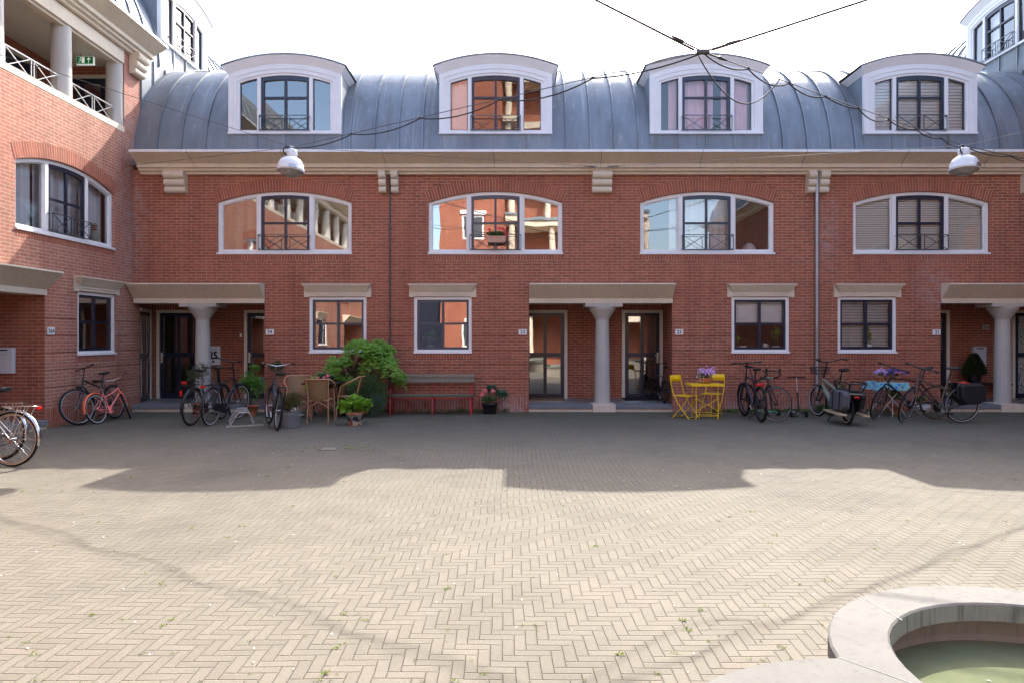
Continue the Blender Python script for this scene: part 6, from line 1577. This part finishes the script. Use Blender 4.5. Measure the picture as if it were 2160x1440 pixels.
def hook(label, p, s):
    T = thing('wire_anchor', label, 'wire fitting', tuple(p), group='wire anchors on the cornice'); b = MB(); b.tube([(.03*math.cos(t), 0, .03*math.sin(t)) for t in [i*.63 for i in range(10)]], .007, 5, closed=True); b.build('ring', 'galvanised', T); b = MB(); b.tube([(s*.03, 0, 0), (s*.22, -.02, .01)], .013, 6); b.build('turnbuckle', 'galvanised', T); b = MB(); b.bar((0, 0, 0), (0, .16, 0), .02, .02); b.build('bolt', 'galvanised', T)
hook('steel ring on the cornice holding the left wire, left of its twin', at(1255, 352, 14.7), -1); hook('steel ring on the cornice holding the right wire, right of its twin', at(1284, 352, 14.7), 1)
def lamp(label, p):
    T = thing('hanging_lamp', label, 'street lamp', tuple(p), (R(-4), R(5), R(25)), group='white dome lamps hung over the court')
    T.scale = (.92, .92, .92)
    b = MB(); b.lathe([(.235, -.47), (.24, -.455), (.236, -.40), (.225, -.33), (.19, -.26), (.13, -.215), (.075, -.20)], n=28, caps=False); b.lathe([(.236, -.47), (.245, -.462), (.245, -.415), (.236, -.40)], n=28, caps=False); W = b.build('shade', 'lamp_white', T)
    b = MB(); b.box(-.06, .06, -.262, -.236, -.45, -.39); b.build('clip', 'alloy', W)
    b = MB(); b.lathe([(.232, -.468), (.20, -.485), (.14, -.53), (.07, -.555), (.001, -.56)], n=28, caps=False); b.build('glass_bowl', 'lamp_glass', T)
    b = MB(); b.lathe([(.075, -.205), (.095, -.17), (.10, -.11), (.085, -.06), (.05, -.04), (.02, -.035)], n=20); b.build('housing', 'lamp_white', T)
    b = MB(); b.bar((0, 0, -.05), (0, 0, .01), .05, .02); b.tube([(-.05, 0, 0), (.05, 0, 0)], .02, 8); b.build('clamp', 'alloy', T)
    b = MB(); b.tube([(-.05, -.02, -.01), (-.13, -.03, -.03), (-.16, -.03, -.09), (-.14, -.03, -.15), (-.09, -.02, -.18)], .014, 6); b.build('lead', 'cable', T)
lamp('white dome lamp hanging from wires before the roof of house 24', L1); lamp('white dome lamp hanging from wires at the right, before house 21', L2)

# ------------------------------------------------------------------ weeds and litter in the paving
b = MB()
def tuft(x, y, s, n):
    for i in range(n):
        p = Vector((x+rnd.gauss(0, s*.5), y+rnd.gauss(0, s*.35), .001)); d = Vector((rnd.gauss(0, .8), rnd.gauss(0, .8), rnd.uniform(.2, 1.0))); leaf(b, p, d, Vector((0, 0, 1))+rv(.3), s*rnd.uniform(.4, .9), s*.28)
def snap(v): return round(v/.07)*.07
for i in range(330):
    y = 3.2+rnd.random()**1.5*8; x = rnd.uniform(-.8, .8)*y; tuft(snap(x), snap(y), rnd.uniform(.010, .026) if rnd.random() < .88 else rnd.uniform(.024, .038), rnd.randint(4, 10))
for i in range(260):
    y = rnd.uniform(10.8, 14.8); x = rnd.uniform(-4.5, 10.5)*1.0; tuft(x, y, rnd.uniform(.012, .035), rnd.randint(3, 8))
for i in range(46): tuft(rnd.gauss(-2.65, .45), rnd.gauss(10.0, .2), rnd.uniform(.02, .04), 8)
tag(b.build('paving_weeds', 'weed'), 'small yellow green weeds growing in the paving joints', 'weeds', kind='stuff')
b = MB()
for x0, x1, n in ((4.3, 6.4, 60), (-4.6, -2.6, 30), (-2.6, 0, 26), (-8.2, -7.6, 12), (6.4, 9.2, 22)):
    for i in range(n):
        x, y = rnd.uniform(x0, x1), 14.93-abs(rnd.gauss(0, .06))
        if x0 == -8.2: x, y = -8.26, rnd.uniform(11.9, 14.8)
        for k in range(rnd.randint(4, 14)): leaf(b, Vector((x+rnd.gauss(0, .05), y+rnd.gauss(0, .03), rnd.uniform(0, .05))), Vector((rnd.gauss(0, .6), rnd.gauss(-.3, .5), rnd.uniform(.2, 1.2))), Vector((0, 0, 1))+rv(.4), rnd.uniform(.03, .08), rnd.uniform(.02, .04))
tag(b.build('wall_weeds', 'leaf_mid'), 'green weeds along the foot of the brick facade', 'weeds', kind='stuff')
b = MB()
for i in range(420):
    y = 3.3+rnd.random()*11; x = rnd.uniform(-.78, .78)*y; s = rnd.uniform(.004, .011); a = rnd.random()*6.28; c_, s_ = math.cos(a)*s, math.sin(a)*s
    b.quad((x-c_, y-s_, .005), (x+s_*.6, y-c_*.6, .009), (x+c_, y+s_, .006), (x-s_*.6, y+c_*.6, .005))
tag(b.build('petal_litter', 'petal_white'), 'dry white petals scattered over the paving', 'litter', kind='stuff')
T = thing('drain_cover', 'small iron drain grate in the shaded paving among grass tufts', 'drain', (-2.66, 9.95, 0)); b = MB()
for k in range(5): b.box(-.10+.04*k, -.075+.04*k, -.09, .09, .004, .010)
b.box(-.12, .12, -.11, -.09, .004, .010); b.box(-.12, .12, .09, .11, .004, .010); b.build('grate', 'fountain_concrete', T)
